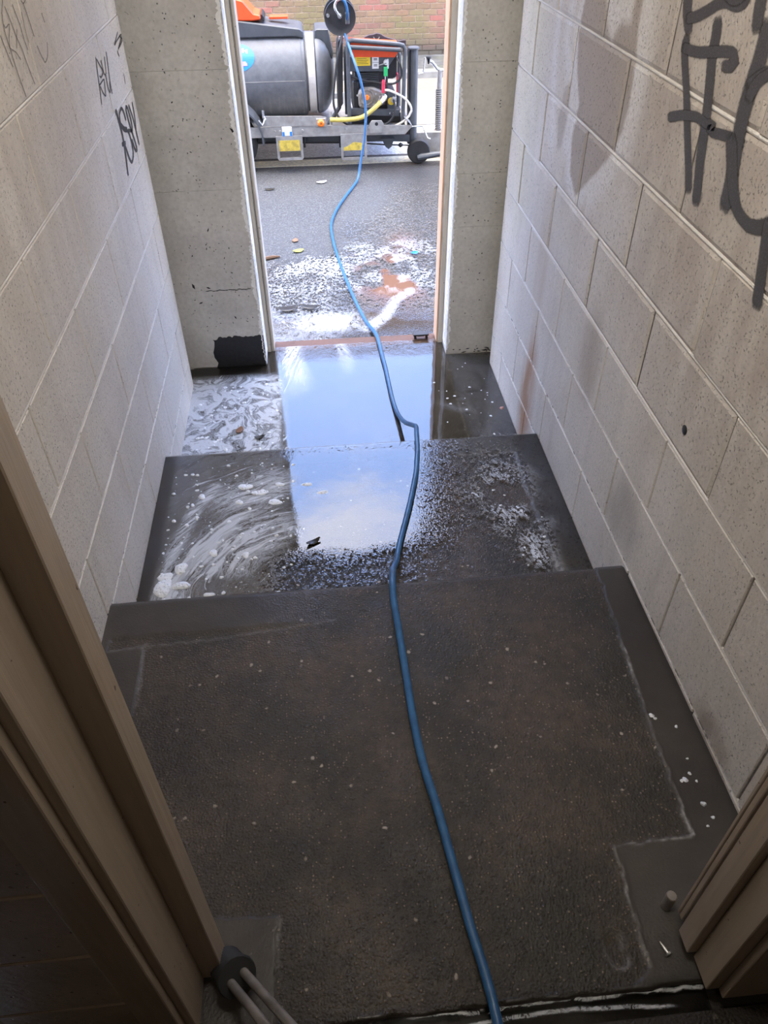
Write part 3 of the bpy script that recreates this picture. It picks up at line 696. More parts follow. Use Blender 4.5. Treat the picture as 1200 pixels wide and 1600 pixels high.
ribbons('graffiti', [(.017, [(2.773, .884), (2.782, .838), (2.782, .785), (2.741, .702)]), (.016, [(2.773, .884), (2.783, .852), (2.843, .813)]), (.020, [(2.754, .790), (2.800, .782)]),
         (.015, [(2.886, .836), (2.879, .858), (2.855, .875), (2.805, .867), (2.795, .841), (2.826, .815), (2.881, .797), (2.9, .768), (2.898, .737), (2.879, .717), (2.837, .71), (2.813, .73), (2.795, .766), (2.782, .785)]),
         (.022, [(2.83, .818), (2.87, .806)]),
         (.015, [(2.892, .798), (2.953, .782), (2.966, .813), (2.947, .857), (2.922, .854), (2.931, .803), (2.949, .764), (2.962, .735), (2.962, .713), (2.933, .724), (2.917, .757)]),
         (.013, [(2.982, .852), (3.005, .809), (3.015, .756), (3.018, .72)]), (.011, [(3.048, .845), (3.041, .803), (3.017, .765)])], 1, XL, M['marker'], wl, 'bold black marker tag reading ASEV')
ribbons('graffiti', [(.007, q) for q in ([(2.66, 1.057), (2.64, 1.02), (2.62, .978), (2.602, .948)], [(2.668, 1.052), (2.692, 1.031), (2.713, 1.011), (2.671, 1.004), (2.656, 1.01)],
         [(2.631, .992), (2.703, .992), (2.692, .973), (2.679, .952), (2.651, .966), (2.637, .985)], [(2.719, 1.038), (2.72, 1.004), (2.748, 1.001), (2.775, 1.038)],
         [(2.816, 1.044), (2.793, 1.003), (2.775, .966), (2.772, .94)], [(2.74, .995), (2.731, .965), (2.746, .946), (2.771, .97)],
         [(3.047, 1.062), (2.96, 1.04), (3.002, 1.044), (3.084, 1.048), (3.10, 1.048), (3.095, 1.04), (3.007, 1.021)], [(3.065, 1.048), (3.10, 1.033), (3.051, 1.025), (3.009, 1.022)],
         [(2.983, 1.017), (2.994, 1.003)], [(3.006, .943), (2.998, .92)])], 1, XL, M['marker'], wl, 'thin black marker tag above the bold one')
ribbons('graffiti', [(.004, q) for q in ([(1.883, 1.24), (1.892, 1.211), (1.903, 1.181)], [(1.959, 1.292), (1.927, 1.267), (1.917, 1.238), (1.919, 1.213), (1.921, 1.176), (1.932, 1.117)],
         [(1.924, 1.253), (1.928, 1.247), (1.96, 1.249), (1.931, 1.228), (1.919, 1.213), (1.95, 1.199), (1.967, 1.182)], [(1.962, 1.28), (1.975, 1.247), (1.983, 1.221), (1.996, 1.198), (2.003, 1.168), (2.017, 1.124)],
         [(1.998, 1.233), (1.963, 1.205)], [(2.016, 1.276), (2.029, 1.236), (2.029, 1.207), (2.036, 1.189)], [(2.084, 1.275), (2.095, 1.268), (2.117, 1.272)], [(2.095, 1.268), (2.103, 1.236), (2.108, 1.204)],
         [(2.064, 1.255), (2.057, 1.224), (2.058, 1.2)], [(2.113, 1.182), (2.125, 1.159), (2.138, 1.144), (2.175, 1.152), (2.199, 1.175)], [(2.216, 1.232), (2.223, 1.214)])], 1, XL, M['pencil'], wl, 'faint pencil scrawl high on the left wall')

# --- far wall: concrete posts either side of the street door, lintel above
def post(name, x0, x1, yf, yb, joints, mat, zt):
    mb = MB().box(x0 + .002, x1 - .002, yf + .006, yb, -.6, zt)
    r = mb.build(name, M['raw']); r['kind'] = 'structure'
    zs = [-.6] + joints + [zt]
    for a, b in zip(zs, zs[1:]):
        MB().box(x0, x1, yf, yb - .002, a + .0004, b - .0004, .0006).build('block', mat, r)
    return r
pl = post('wall_far_left', -1.0, -.283, 3.27, 3.50, [.026, .463, .90, 1.34], M['post'], 1.72)
pr = post('wall_far_right', .599, 1.05, 3.28, 3.50, [-.19, .26, .485, .897, 1.34], M['post_r'], 1.72)
lt = MB().box(-1.0, 1.05, 3.272, 3.498, 1.722, 2.6).build('wall_far_top', M['post']); lt['kind'] = 'structure'
fa = MB().box(-7, -.9, 3.35, 3.52, -.6, 5.2).box(.95, 7, 3.35, 3.52, -.6, 5.2).box(-.9, .95, 3.35, 3.52, 1.73, 5.2)
fa.build('wall_outside', M['facade'])['kind'] = 'structure'
# ragged bitumen splash at the foot of the left post
random.seed(11)
pts = [(-.525, -.37)] + [(-.525 + .012 * math.sin(i * 1.7) + random.uniform(-.008, .008), -.37 + .17 * i / 6) for i in range(1, 6)]
pts += [(-.52 + .235 * i / 26, -.206 + random.uniform(-.006, .004) - (.012 if i < 3 else 0)) for i in range(27)]
pts += [(-.284, -.21), (-.284, -.30), (-.288, -.37)]
MB().prism(pts, 'y', 3.2675, 3.272).build('bitumen_patch', M['bitumen'], pl)['label'] = 'ragged black bitumen patch at the foot of the post'
def marks(name, spots, yf, parent, label):
    mb = MB()
    for x, z, l, w, a in spots:
        dx, dz = math.cos(a) * l / 2, math.sin(a) * l / 2; nx, nz = -math.sin(a) * w / 2, math.cos(a) * w / 2
        mb.prism([(x - dx, z - dz), (x - dx * .2 + nx, z - dz * .2 + nz), (x + dx, z + dz), (x + dx * .1 - nx, z + dz * .1 - nz)], 'y', yf - .0012, yf + .001)
    o = mb.build(name, M['bitumen'], parent); o['label'] = label
    return o
sp = [(-.300, .685, .035, .012, -.8), (-.565, .05, .03, .012, -1.2), (-.50, .04, .02, .008, -.3), (-.46, .30, .02, .006, 1.2), (-.40, -.11, .018, .007, -1.), (-.545, -.03, .02, .007, .4)]
random.seed(5)
sp += [(random.uniform(-.57, -.30), random.uniform(-.15, 1.1), random.uniform(.004, .011), random.uniform(.003, .006), random.uniform(0, 3)) for i in range(60)]
sp += [(-.32 - .20 * i / 14, .026 + random.uniform(-.003, .003), .022, .0035, random.uniform(-.2, .2)) for i in range(14)]
marks('paint_flake', sp, 3.27, pl, 'black flecks and chips on the grey post')['kind'] = 'stuff'
random.seed(6)
sp = [(random.uniform(.61, .81), random.uniform(-.35, 1.0), random.uniform(.004, .010), random.uniform(.003, .006), random.uniform(0, 3)) for i in range(30)]
sp += [(random.uniform(.61, .82), -.355 + random.uniform(-.01, .012), random.uniform(.01, .03), .006, random.uniform(-.5, .5)) for i in range(14)]
marks('paint_flake', sp, 3.28, pr, 'black flecks and chips on the cream post')['kind'] = 'stuff'

# --- street door frame (the leaf is off): jambs with a dark shade strip, head, ragged sealant, wooden sill
d1 = empty('door_1', (.165, 3.44, -.37), kind='structure')
def jamb(x0, x1, y0, y1, z0, z1, mat, parent, name='jamb'): return MB().box(x0, x1, y0, y1, z0, z1, .003).build(name, mat, parent)
j = jamb(-.283, -.262, 3.385, 3.49, -.365, 1.70, M['frame'], d1); MB().box(-.2632, -.2605, 3.382, 3.40, -.36, 1.70).build('groove_shade_strip', M['raw'], j)  # dark strip paints the shade of a groove, stands proud of the jamb
jamb(-.2605, -.246, 3.388, 3.49, -.365, 1.70, M['frame'], d1, 'stop_bead')
j = jamb(.573, .599, 3.388, 3.49, -.365, 1.70, M['frame'], d1); MB().box(.566, .5725, 3.392, 3.485, -.36, 1.70, .001).build('bare_edge', M['bare'], j)['label'] = 'unpainted pine edge of the jamb'
MB().box(-.283, .599, 3.386, 3.49, 1.655, 1.72, .003).build('head', M['frame'], d1)
def sealant(x_in, x_out, y_in, y_out, seed, parent, label):
    rnd = random.Random(seed); mb = MB(); n = 300; prev = None
    for i in range(n + 1):
        z = -.345 + i * (1.70 + .345) / n
        e = x_in + (x_in - x_out) * (rnd.uniform(-.35, .45) + .35 * math.sin(i * .13))
        a = mb.bm.verts.new((e, y_in - .0015, z)); c = mb.bm.verts.new((x_out, y_out, z)); m_ = mb.bm.verts.new(((e * .35 + x_out * .65), y_in - .003, z))
        if prev: mb.bm.faces.new((prev[0], prev[1], m_, a)); mb.bm.faces.new((prev[1], prev[2], c, m_))
        prev = (a, m_, c)
    o = mb.build('sealant', M['seal'], parent); o['label'] = label; return o
sealant(-.297, -.280, 3.27, 3.39, 3, d1, 'ragged white sealant along the left jamb')
sealant(.609, .597, 3.28, 3.392, 4, d1, 'ragged white sealant along the right jamb')
sl = MB().prism([(3.40, -.45), (3.40, -.374), (3.43, -.366), (3.50, -.372), (3.53, -.396), (3.53, -.45)], 'x', -.262, .585).build('sill', M['sill'], d1); sl['label'] = 'worn orange-brown timber sill, wet'

# --- near door frame in front of the camera
d2 = empty('door_2', (.165, .44, 0), kind='structure')
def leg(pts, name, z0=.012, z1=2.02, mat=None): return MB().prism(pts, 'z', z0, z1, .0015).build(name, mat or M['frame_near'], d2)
leg([(-.255, .530), (-.255, .486), (-.400, .486), (-.400, .530)], 'jamb')
leg([(-.292, .486), (-.292, .403), (-.400, .403), (-.400, .486)], 'stop_bead')
leg([(-.305, .403), (-.305, .386), (-.360, .386), (-.360, .403)], 'architrave')
leg([(.590, .513), (.590, .506), (.70, .506), (.70, .513)], 'bead', .02)
leg([(.5905, .505), (.5905, .494), (.70, .494), (.70, .505)], 'bead', .02)
leg([(.575, .476), (.575, .437), (.70, .437), (.70, .476)], 'stop_bead', .03)
leg([(.592, .437), (.592, .382), (.71, .382), (.71, .437)], 'jamb')
leg([(.615, .382), (.615, .366), (.75, .366), (.75, .382)], 'architrave')
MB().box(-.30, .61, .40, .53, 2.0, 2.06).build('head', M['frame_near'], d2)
# walls of the dark lobby behind the camera
def lobby(name, x0, x1, y0, y1, z0, z1, mat='room'):
    o = MB().box(x0, x1, y0, y1, z0, z1).build(name, M[mat]); o['kind'] = 'structure'; return o
nl = lobby('wall_near_left', -1.6, -.358, .402, .50, -.1, 2.5)
nr = lobby('wall_near_right', .64, 1.6, .39, .50, -.1, 2.5)
lobby('wall_near_top', -.358, .64, .41, .50, 2.06, 2.5)
lobby('wall_lobby_left', -1.7, -1.6, -1.6, .5, -.1, 2.5); lobby('wall_lobby_right', 1.6, 1.7, -1.6, .5, -.1, 2.5); lobby('wall_back', -1.7, 1.7, -1.7, -1.6, -.1, 2.5)
o = MB().box(-1.7, 1.7, -1.7, .355, -.2, -.004).build('floor', M['floor']); o['kind'] = 'structure'
MB().box(-1.7, 1.7, -1.7, .5, 2.5, 2.6).build('ceiling', M['room'])['kind'] = 'structure'
MB().box(-1.0, 1.1, .45, 3.4, 2.36, 2.46).build('ceiling', M['ceil'])['kind'] = 'structure'
for ci in range(12):                                            # painted blocks of the lobby wall, left of the frame
    z0 = .02 + ci * .2; off = 0 if ci % 2 else .2
    for k in range(4):
        xb = -.366 - off - (k - (1 if off else 0)) * .4; xa = max(xb - .392, -1.58)
        xb = min(xb, -.366)
        if xb - xa < .04: continue
        MB().box(xa, xb, .3975, .404, z0, z0 + .193, .002).build('block', M['room'], nl)

# two unseen fill lamps added to brighten the interior: passage bulkhead, dim lobby ceiling
def lamp(name, loc, rot, size, power, col, label, parts):
    e = empty(name, loc, label, 'lamp')
    for nm, mb, mt in parts: mb.build(nm, mt, e)
    ld = bpy.data.lights.new(name, 'AREA'); ld.shape = 'RECTANGLE'; ld.size, ld.size_y = size; ld.energy = power; ld.color = col
    lo = bpy.data.objects.new(name + '_bulb', ld); C.objects.link(lo); lo.rotation_euler = rot; lo.location = loc; parent_to(lo, e)
t = NT('added_fill_glow'); em = t.n('ShaderNodeEmission'); em.inputs[0].default_value = (1, .9, .78, 1); em.inputs[1].default_value = 1.0; M['fill_glow'] = t.done(em.outputs[0])  # glowing face of the added fill lamps
lamp('added_fill_passage', (.12, .575, 2.20), (math.radians(72), 0, 0), (.30, .16), ADDED_FILL, (1, .93, .84), 'unseen bulkhead lamp added as fill over the near door, passage side',
     [('base', MB().box(-.06, .30, .502, .53, 2.11, 2.29, .02), M['dark_metal']), ('diffuser', MB().box(-.04, .28, .531, .565, 2.13, 2.27, .015), M['fill_glow'])])
lamp('added_fill_lobby', (.1, -.5, 2.455), (0, 0, 0), (.25, .25), ADDED_FILL * .06, (1, .80, .60), 'unseen ceiling lamp added as fill in the lobby behind the near door',
     [('base', MB().lathe([(0, 0), (.15, 0), (.16, .02), (0, .02)], (.1, -.5, 2.479), 'z', 24), M['paper']), ('diffuser', MB().lathe([(0, 0), (.10, .003), (.14, .012), (.14, .018), (0, .018)], (.1, -.5, 2.46), 'z', 24), M['fill_glow'])])

# ================================================================== water, foam and small things in the passage
def film_low(X, Y):
    ang = np.arctan2(X + .03, 3.72 - Y); r = np.hypot(X + .03, 3.72 - Y)
    wx = X + .10 * (fbm(X * 5 + 3, Y * 5) - .5) * 2; wy = Y + .10 * (fbm(X * 5 + 31, Y * 5 + 7) - .5) * 2
    left = sst(-.14, -.26, X + .05 * (fbm(X * 7, Y * 7) - .5))
    fan = np.exp(-((ang + .30 + .12 * np.sin(r * 7)) / .13) ** 2) * sst(.95, .40, r) + .55 * np.exp(-((ang - .32 + .4 * (r - .4)) / .09) ** 2) * sst(.75, .35, r)
    fan = np.clip(fan, 0, 1) * sst(.25, .33, r)
    foam = np.maximum(left * (.72 + .40 * fbm(X * 6 + 2, Y * 6)) * sst(3.22, 3.1, Y), fan * .85)
    foam = np.maximum(foam, .22 * np.exp(-(((X - .60) / .14) ** 2 + ((Y - 2.78 + .5 * (X - .6)) / .05) ** 2)))
    foam = np.maximum(foam, .20 * sst(.40, .60, fbm(X * 9, Y * 4)) * sst(-.2, 0, X) * sst(.5, .3, X) * sst(2.95, 2.6, Y))
    foam = np.maximum(foam, .16 * sst(.55, .62, X))
    lf = (left > .5) & (fan < .4)
    U = np.where(lf, wx * 1.5, r * .45); V = np.where(lf, wy * 1.5, ang * 2.6)
    br = .02 + .35 * sst(3.22, 3.38, Y) + .12 * sst(.52, .6, X)
    return Z2 + .006 + 0 * X, np.stack([foam, br, .35 * sst(3.28, 3.40, Y), 1 - .0 * X], -1), np.stack([U, V], -1)
o = grid('puddle', M['water'], XL - .02, XR + .02, Y2 + .004, 3.43, .008, film_low, cull=lambda X, Y: (X > XL - .01) & (X < XR + .01) & (~((Y > 3.27) & ((X < -.285) | (X > .597)))))
tag(o, 'still soapy puddle on the lowest floor between lower step and street door', 'puddle')

def film_mid(X, Y):
    cx_, cy_ = -.02, 1.52
    r = np.hypot(X - cx_, Y - cy_); ang = np.arctan2(Y - cy_, -(X - cx_))
    r2 = r + .05 * (fbm(X * 6, Y * 6) - .5)
    L_ = sst(-.12, -.22, X)
    foam = .85 * np.exp(-((r2 - .50) / .045) ** 2) * sst(1.15, .75, ang) + .62 * np.exp(-((r2 - .40) / .07) ** 2) * sst(.35, .6, ang) * sst(1.45, 1.25, ang) + .45 * np.exp(-((r2 - .62) / .09) ** 2) * sst(.8, 1.0, ang)
    foam = foam * sst(-.05, -.2, X) + .24 * L_
    foam = np.maximum(foam, .9 * np.exp(-(((X + .53) / .04) ** 2 + ((Y - 1.64) / .09) ** 2)))
    foam = np.maximum(foam, .75 * sst(.38, .62, fbm(X * 7 + 3, Y * 5)) * np.exp(-(((X - .60) / .13) ** 2 + ((Y - 1.95) / .25) ** 2)))
    foam = np.maximum(foam, .85 * np.exp(-(((X - .64) / .06) ** 2 + ((Y - 1.70) / .10) ** 2)))
    foam = np.maximum(foam, .20 * sst(.45, .6, fbm(X * 8, Y * 8 + 9)) * sst(-.2, -.1, X) * sst(.3, .1, X) * sst(1.9, 2.1, Y))
    foam = np.maximum(foam, .75 * np.exp(-(segd(X, Y, [(-.55, 1.58), (-.53, 1.8), (-.49, 1.98), (-.42, 2.12)]) / .032) ** 2))
    foam = np.clip(foam, 0, 1) * sst(XL + .02, XL + .06, X)
    rx = (X + .17) * .95 + (2.0 - Y) * .25                     # grit breaks the film to the right and to the front
    br = np.clip(.03 + 1.1 * sst(.30, .76, rx + .14 * (fbm(X * 9, Y * 9) - .5)) + 1.2 * sst(1.80, 1.66, Y + .08 * (fbm(X * 10, Y * 10) - .5)) * sst(-.30, -.12, X) + .25 * sst(2.24, 2.30, Y), 0, 1.2)
    br = br * (1 - .85 * np.clip(foam * 1.6, 0, 1) * (X > .4))
    br = br * (1 - .75 * sst(.69, .72, X)) * (1 - .6 * sst(-.42, -.5, X)) + .05 * L_
    return Z1 + .0045 - .008 * sst(Y2 - .016, Y2, Y) ** 2 + 0 * X, np.stack([foam, br, .12 * L_, 1 - .30 * sst(.42, .62, rx) * sst(.72, .69, X)], -1), np.stack([ang * .26, r2 * 3.0], -1)
o = grid('puddle', M['water'], XL, XR, Y1 + .004, Y2 - .001, .006, film_mid)
tag(o, 'thin soapy film of water on the middle step', 'puddle')

def film_near(X, Y):
    e = Y0 + .010 * (fbm(X * 22, X * 0, 3) - .5)
    w = np.exp(-((Y - e - .010 * (fbm(X * 30 + 5, 0 * X + 3, 3) - .5)) / .003) ** 2) * sst(.03, .12, X) * .8
    e2 = .368 + .012 * np.sin((X - .1) * 7.0) + .004 * (fbm(X * 30, 0 * X) - .5)
    w = np.maximum(w, np.exp(-((Y - e2) / .003) ** 2) * .8 * sst(.0, .1, X) * sst(.56, .50, X))
    w = np.maximum(w, .05 * sst(.6, .7, fbm(X * 40, Y * 40)))
    return -.010 + 0 * X, np.stack([np.clip(w + .12 * (w > .4), 0, 1), .05 + 0 * X, 0 * X, sst(.404, .394, Y)], -1), np.stack([X, Y], -1)
o = grid('puddle', M['water_near'], -.25, .60, .30, .41, .0025, film_near)
tag(o, 'dark narrow puddle along the near door threshold', 'puddle')

def lump(x, y, z, rx, ry, h, seed, mb):
    rnd = random.Random(seed); n, m_ = 14, 5; ph = [rnd.uniform(0, 6.28) for _ in range(3)]
    rings = []
    for i in range(m_ + 1):
        th = i / m_ * math.pi / 2
        if i == m_: rings.append([mb.bm.verts.new((x, y, z + h))]); break
        row = []
        for k in range(n):
            a = 2 * math.pi * k / n; w = 1 + .13 * math.sin(2 * a + ph[0]) + .09 * math.sin(3 * a + ph[1]) + .05 * math.sin(5 * a + ph[2])
            row.append(mb.bm.verts.new((x + rx * w * math.cos(th) * math.cos(a), y + ry * w * math.cos(th) * math.sin(a), z + h * math.sin(th) * (1 + .1 * math.sin(3 * a)))))
        rings.append(row)
    for p, q in zip(rings, rings[1:]):
        for k in range(n):
            k2 = (k + 1) % n
            f = mb.bm.faces.new((p[k], p[k2], q[0]) if len(q) == 1 else (p[k], p[k2], q[k2], q[k])); f.smooth = True
foam_list = [
    (-.548, 1.645, .030, .036, .012, 'largest white foam clump in the front left corner of the middle step'),
    (-.545, 1.690, .022, .022, .010, 'small foam clump touching the back of the largest clump, middle step'),
    (-.501, 1.725, .021, .024, .012, 'round foam dome behind the front left corner clump on the middle step'),
    (-.492, 1.650, .027, .018, .010, 'long tilted foam blob just right of the front left corner clump'),
    (-.403, 1.603, .017, .010, .007, 'small foam blob at the front edge of the middle step, right of the long blob'),
    (-.403, 1.785, .015, .016, .008, 'lone round foam bubble in the middle of the foam swirls on the middle step'),
    (-.300, 1.765, .014, .014, .008, 'foam bubble pair nearest the sky reflection, front part of middle step'),
    (-.315, 2.114, .026, .018, .006, 'flat pitted foam patch near the back of the middle step'),
    (-.262, 2.076, .028, .016, .006, 'flat oval foam patch right of the pitted patch on the middle step'),
    (-.193, 2.115, .017, .012, .006, 'foam blob at the left edge of the sky reflection on the middle step'),
    (-.208, 2.020, .026, .015, .005, 'pale foam raft at the end of the long foam streak, middle step'),
    (-.332, 2.030, .014, .013, .007, 'round foam bubble left of the long foam streak, middle step'),
    (-.465, 2.075, .012, .016, .006, 'foam bubble near the left wall at the back of the middle step'),
    (-.095, 2.105, .018, .011, .005, 'foam fleck floating in the sky reflection on the middle step'),
    (-.040, 2.055, .020, .010, .005, 'right hand foam fleck floating in the sky reflection on the middle step')]
for i, (x, y, rx, ry, h, lab) in enumerate(foam_list):
    mb = MB(); lump(x, y, Z1 + .003, rx, ry, h, i, mb); tag(mb.build('soap_foam', M['foam']), lab, 'foam', 'foam clumps on the wet steps')
random.seed(21); mb = MB()
for i in range(120):
    x = random.uniform(-.58, -.14); y = random.uniform(1.58, 2.25)
    r = random.choice((.0025, .003, .004, .005, .007)); lump(x, y, Z1 + .004, r, r * random.uniform(.8, 1.2), r * .6, i, mb)
for i in range(10):
    x = random.uniform(.55, .74); y = random.uniform(1.55, 2.15); r = random.choice((.003, .004, .005)); lump(x, y, Z1 + .004, r, r, r * .6, i, mb)
for i in range(90):
    x = random.uniform(-.58, -.22); y = random.uniform(2.4, 3.1); r = random.choice((.004, .005, .006, .009)); lump(x, y, Z2 + .005, r, r, r * .5, i, mb)
for i in range(30):
    x = random.uniform(.5, .75); y = random.uniform(2.4, 3.2); r = random.choice((.003, .004, .006)); lump(x, y, Z2 + .005, r, r, r * .5, i, mb)
for i in range(11):
    x = random.uniform(.70, .75); y = random.uniform(.66, .95); r = random.choice((.003, .004, .006)); lump(x, y, .001, r, r, r * .5, i, mb)
tag(mb.build('soap_bubbles', M['foam']), 'scattered small soap bubbles across the wet concrete', 'foam', kind='stuff')

def leaf(name, x, y, z, l, w, ang, mat, label, cat='leaf', curl=.3, group=None):
    mb = MB(); n = 6; ca, sa = math.cos(ang), math.sin(ang); rows = []
    for i in range(n + 1):
        t = i / n; ww = w / 2 * math.sin(math.pi * min(.97, t * .94 + .04)) ** .8; h = curl * l * (t - .5) ** 2
        row = []
        for k in (-1, 0, 1):
            u, v = (t - .5) * l, k * ww
            row.append(mb.bm.verts.new((x + u * ca - v * sa, y + u * sa + v * ca, z + .002 + h + (abs(k) * curl * w * .25))))
        rows.append(row)
    for a, b in zip(rows, rows[1:]):
        for k in range(2): mb.bm.faces.new((a[k], b[k], b[k + 1], a[k + 1])).smooth = True
    o = mb.build(name, mat)
    md = o.modifiers.new('thick', 'SOLIDIFY'); md.thickness = .0012
    return tag(o, label, cat, group)
leaf('leaf', -.079, 1.799, Z1 + .004, .05, .022, .5, M['leafdark'], 'curled dark wet leaf lying in the sky reflection on the middle step', curl=.7)
leaf('leaf', -.388, 2.719, Z2 + .006, .05, .03, 1.2, M['leafbrown'], 'reddish brown leaf scrap in the foam on the lowest floor', curl=.4)
leaf('leaf', -.30, 2.66, Z2 + .006, .045, .02, .2, M['leafdark'], 'dark leaf scrap beside the lower step edge in the foam', curl=.5)
leaf('leaf', -.12, 4.70, ZO + .002, .07, .05, .4, M['leafgreen'], 'yellow-green leaf on the dry asphalt left of the hose')
leaf('leaf', -.14, 4.87, ZO + .002, .06, .04, 1.4, M['leafbrown'], 'tan leaf just beyond the yellow-green leaf on the asphalt')
leaf('leaf', -.326, 5.868, ZO + .002, .08, .035, .1, M['leafdark'], 'dark leaf farthest out on the asphalt near the trailer')
leaf('leaf', .068, 5.98, ZO + .002, .08, .05, .3, M['paper'], 'pale litter scrap on the asphalt in front of the trailer', 'litter')
leaf('leaf', -.185, 3.877, ZO + .012, .12, .06, .1, M['leafdark'], 'clump of black wet leaves at the left by the sill', curl=.5)
leaf('leaf', -.065, 3.89, ZO + .012, .11, .05, -.2, M['leafdark'], 'clump of black wet leaves nearer the hose outside the sill', curl=.5)
leaf('leaf', .10, 4.60, ZO + .004, .06, .03, .9, M['leafdark'], 'black wet leaf touching the left side of the blue hose', curl=.5)
leaf('bottle_cap', .605, 4.569, ZO + .010, .05, .045, .4, M['blue'], 'bright blue plastic scrap floating in the muddy puddle', 'litter', curl=.2)
mb = MB(); mb.tube([(-.36, 4.58, ZO + .008), (-.31, 4.60, ZO + .01), (-.27, 4.615, ZO + .009), (-.235, 4.62, ZO + .008)], [.008, .012, .010, .004], 6); tag(mb.build('twig', M['twig']), 'split brown twig at the left edge of the asphalt by the door jamb', 'twig')
mb = MB(); lump(.773, 2.773, Z2 + .002, .010, .009, .010, 2, mb); tag(mb.build('pebble', M['stone']), 'pink pebble beside the right wall on the lowest floor', 'pebble')
random.seed(2); mb = MB()
for i in range(80):
    a = random.uniform(0, 6.28); d = abs(random.gauss(0, .018)); lump(.476 + d * math.cos(a), 2.44 + 2 * d * math.sin(a), Z2 + .003, .004, .004, .003, i, mb)
tag(mb.build('grit', M['raw']), 'smear of wet grit behind the lower step edge on the right', 'grit', kind='stuff')

# black door keep on the sill
dk = empty('door_keep', (.49, 3.455, -.366), 'small black metal door keep on the right end of the wooden sill', 'door keep')
MB().box(.455, .535, 3.430, 3.470, -.346, -.338, .002).build('plate', M['black'], dk)
for xx in (.462, .520): MB().prism([(xx, -.368), (xx + .012, -.368), (xx + .009, -.345), (xx - .003, -.345)], 'y', 3.44, 3.46).build('foot', M['black'], dk)
MB().box(.475, .512, 3.437, 3.463, -.352, -.345).build('latch', M['dark_metal'], dk)
# loose metal pin and screw by the right near jamb
pn = MB(); pn.lathe([(0, 0), (.0085, 0), (.010, .002), (.010, .048), (.0085, .050), (0, .050)], (.578, .528, .001), 'z', 14)
tag(pn.build('hinge_pin', M['engine']), 'stubby metal pin standing at the foot of the near right door frame', 'pin')
sc = empty('screw', (.548, .456, 0), 'small bright screw lying on the dark floor by the near right frame', 'screw')
s1 = MB(); s1.tube([(.543, .468, .004), (.548, .456, .004), (.551, .448, .004)], [.001, .0035, .0035], 8); s1.build('shank', M['chrome'], sc)
s1 = MB(); s1.tube([(.551, .448, .004), (.5525, .4445, .004)], [.0065, .0065], 10); s1.build('head', M['chrome'], sc)

# twin tube spray lance standing against the left near frame
ln = empty('spray_lance', (-.215, .462, 0), 'twin-tube steel spray lance with ribbed black cap by the near left frame', 'lance')
A = Vector((-.235, .478, .050)); B = Vector((-.165, .385, .16)); T = (B - A).normalized(); sd = T.cross(Vector((0, 0, 1))).normalized()
cp = MB(); prof = [(-.055, .006), (-.05, .030), (-.03, .034)]
ps, rs = [], []
for i in range(19):
    q = i / 18; ps.append(A + T * (-.042 + .064 * q)); rs.append((.010 if i == 0 else .029) + (.0022 if i % 2 else 0) + (.004 if i > 15 else 0))
cp.tube(ps, rs, 18); cp.build('ribbed_cap', M['rubber'], ln)
cp = MB(); cp.tube([A + T * .02, A + T * .026], [.036, .034], 18); cp.build('collar', M['rubber'], ln)
for s_ in (-1, 1):
    tb = MB(); o_ = sd * .013 * s_; tb.tube([A + o_ + T * .02, B + o_, B + o_ + T * .25], .0078, 12); tb.build('tube', M['engine'], ln)

# blue hose: from the reel on the trailer, over the road, through the door and up the steps
hp = [(.300, 6.37, .520), (.335, 6.24, .42), (.368, 6.15, .33), (.398, 6.12, .235), (.424, 6.10, .07), (.408, 6.06, -.11), (.372, 6.02, -.27), (.345, 5.96, -.365), (.306, 5.86, -.388),
      (.22, 5.60, -.388), (.148, 5.348, -.388), (.106, 5.12, -.388), (.103, 4.90, -.388), (.121, 4.581, -.388), (.174, 4.079, -.388), (.228, 3.721, -.386), (.262, 3.55, -.365), (.274, 3.449, -.352), (.281, 3.28, -.352), (.287, 3.134, -.353), (.291, 2.909, -.353), (.300, 2.76, -.345), (.316, 2.62, -.30),
      (.336, 2.50, -.235), (.338, 2.42, -.188), (.330, 2.34, -.168), (.322, 2.25, -.172), (.312, 2.19, -.173), (.300, 2.118, -.173), (.256, 1.945, -.173), (.202, 1.759, -.172), (.180, 1.66, -.155), (.163, 1.57, -.09), (.151, 1.49, -.02), (.143, 1.42, .012),
      (.139, 1.35, .013), (.141, 1.256, .013), (.144, 1.095, .013), (.146, .986, .013), (.153, .871, .013), (.171, .751, .013), (.185, .63, .013), (.198, .523, .013), (.211, .436, .013), (.217, .36, .012), (.22, .2, .011), (.20, -.1, .011), (.1, -.5, .011), (-.1, -.9, .011)]
mb = MB(); mb.tube(catmull(hp, .02), .0095, 12)
tag(mb.build('hose', M['hose']), 'long blue pressure hose running from the trailer reel up the wet steps', 'hose')

# ================================================================== the street
def road_fn(X, Y):
    j = .12 * (fbm(X * 4, Y * 4) - .5)
    wet = sst(.35, .75, X + j + .12 * np.sin(Y * 2)) * sst(6.9, 6.2, Y) + sst(4.75, 4.4, Y + .25 * (-X) + j * 2)
    wet = np.clip(wet, 0, 1)
    return ZO + .004 * (fbm(X * 3, Y * 3) - .5), np.stack([wet, 0 * X, 0 * X, 0 * X], -1), np.stack([X, Y], -1)
rd = grid('road', M['asphalt'], -4, 4, 3.5, 6.62, .03, road_fn); rd['kind'] = 'structure'
MB().box(-4, 4, 6.40, 6.55, ZO - .05, ZO + .0045).build('painted_line', M['line'], rd)['label'] = 'worn pale yellow line along the road'
MB().box(-12, 12, 6.62, 7.45, ZO - .2, ZO).build('road', M['asphalt_far'])['kind'] = 'structure'
MB().box(-12, -4, 3.5, 6.62, ZO - .2, ZO).box(4, 12, 3.5, 6.62, ZO - .2, ZO).build('road', M['asphalt_far'])['kind'] = 'structure'
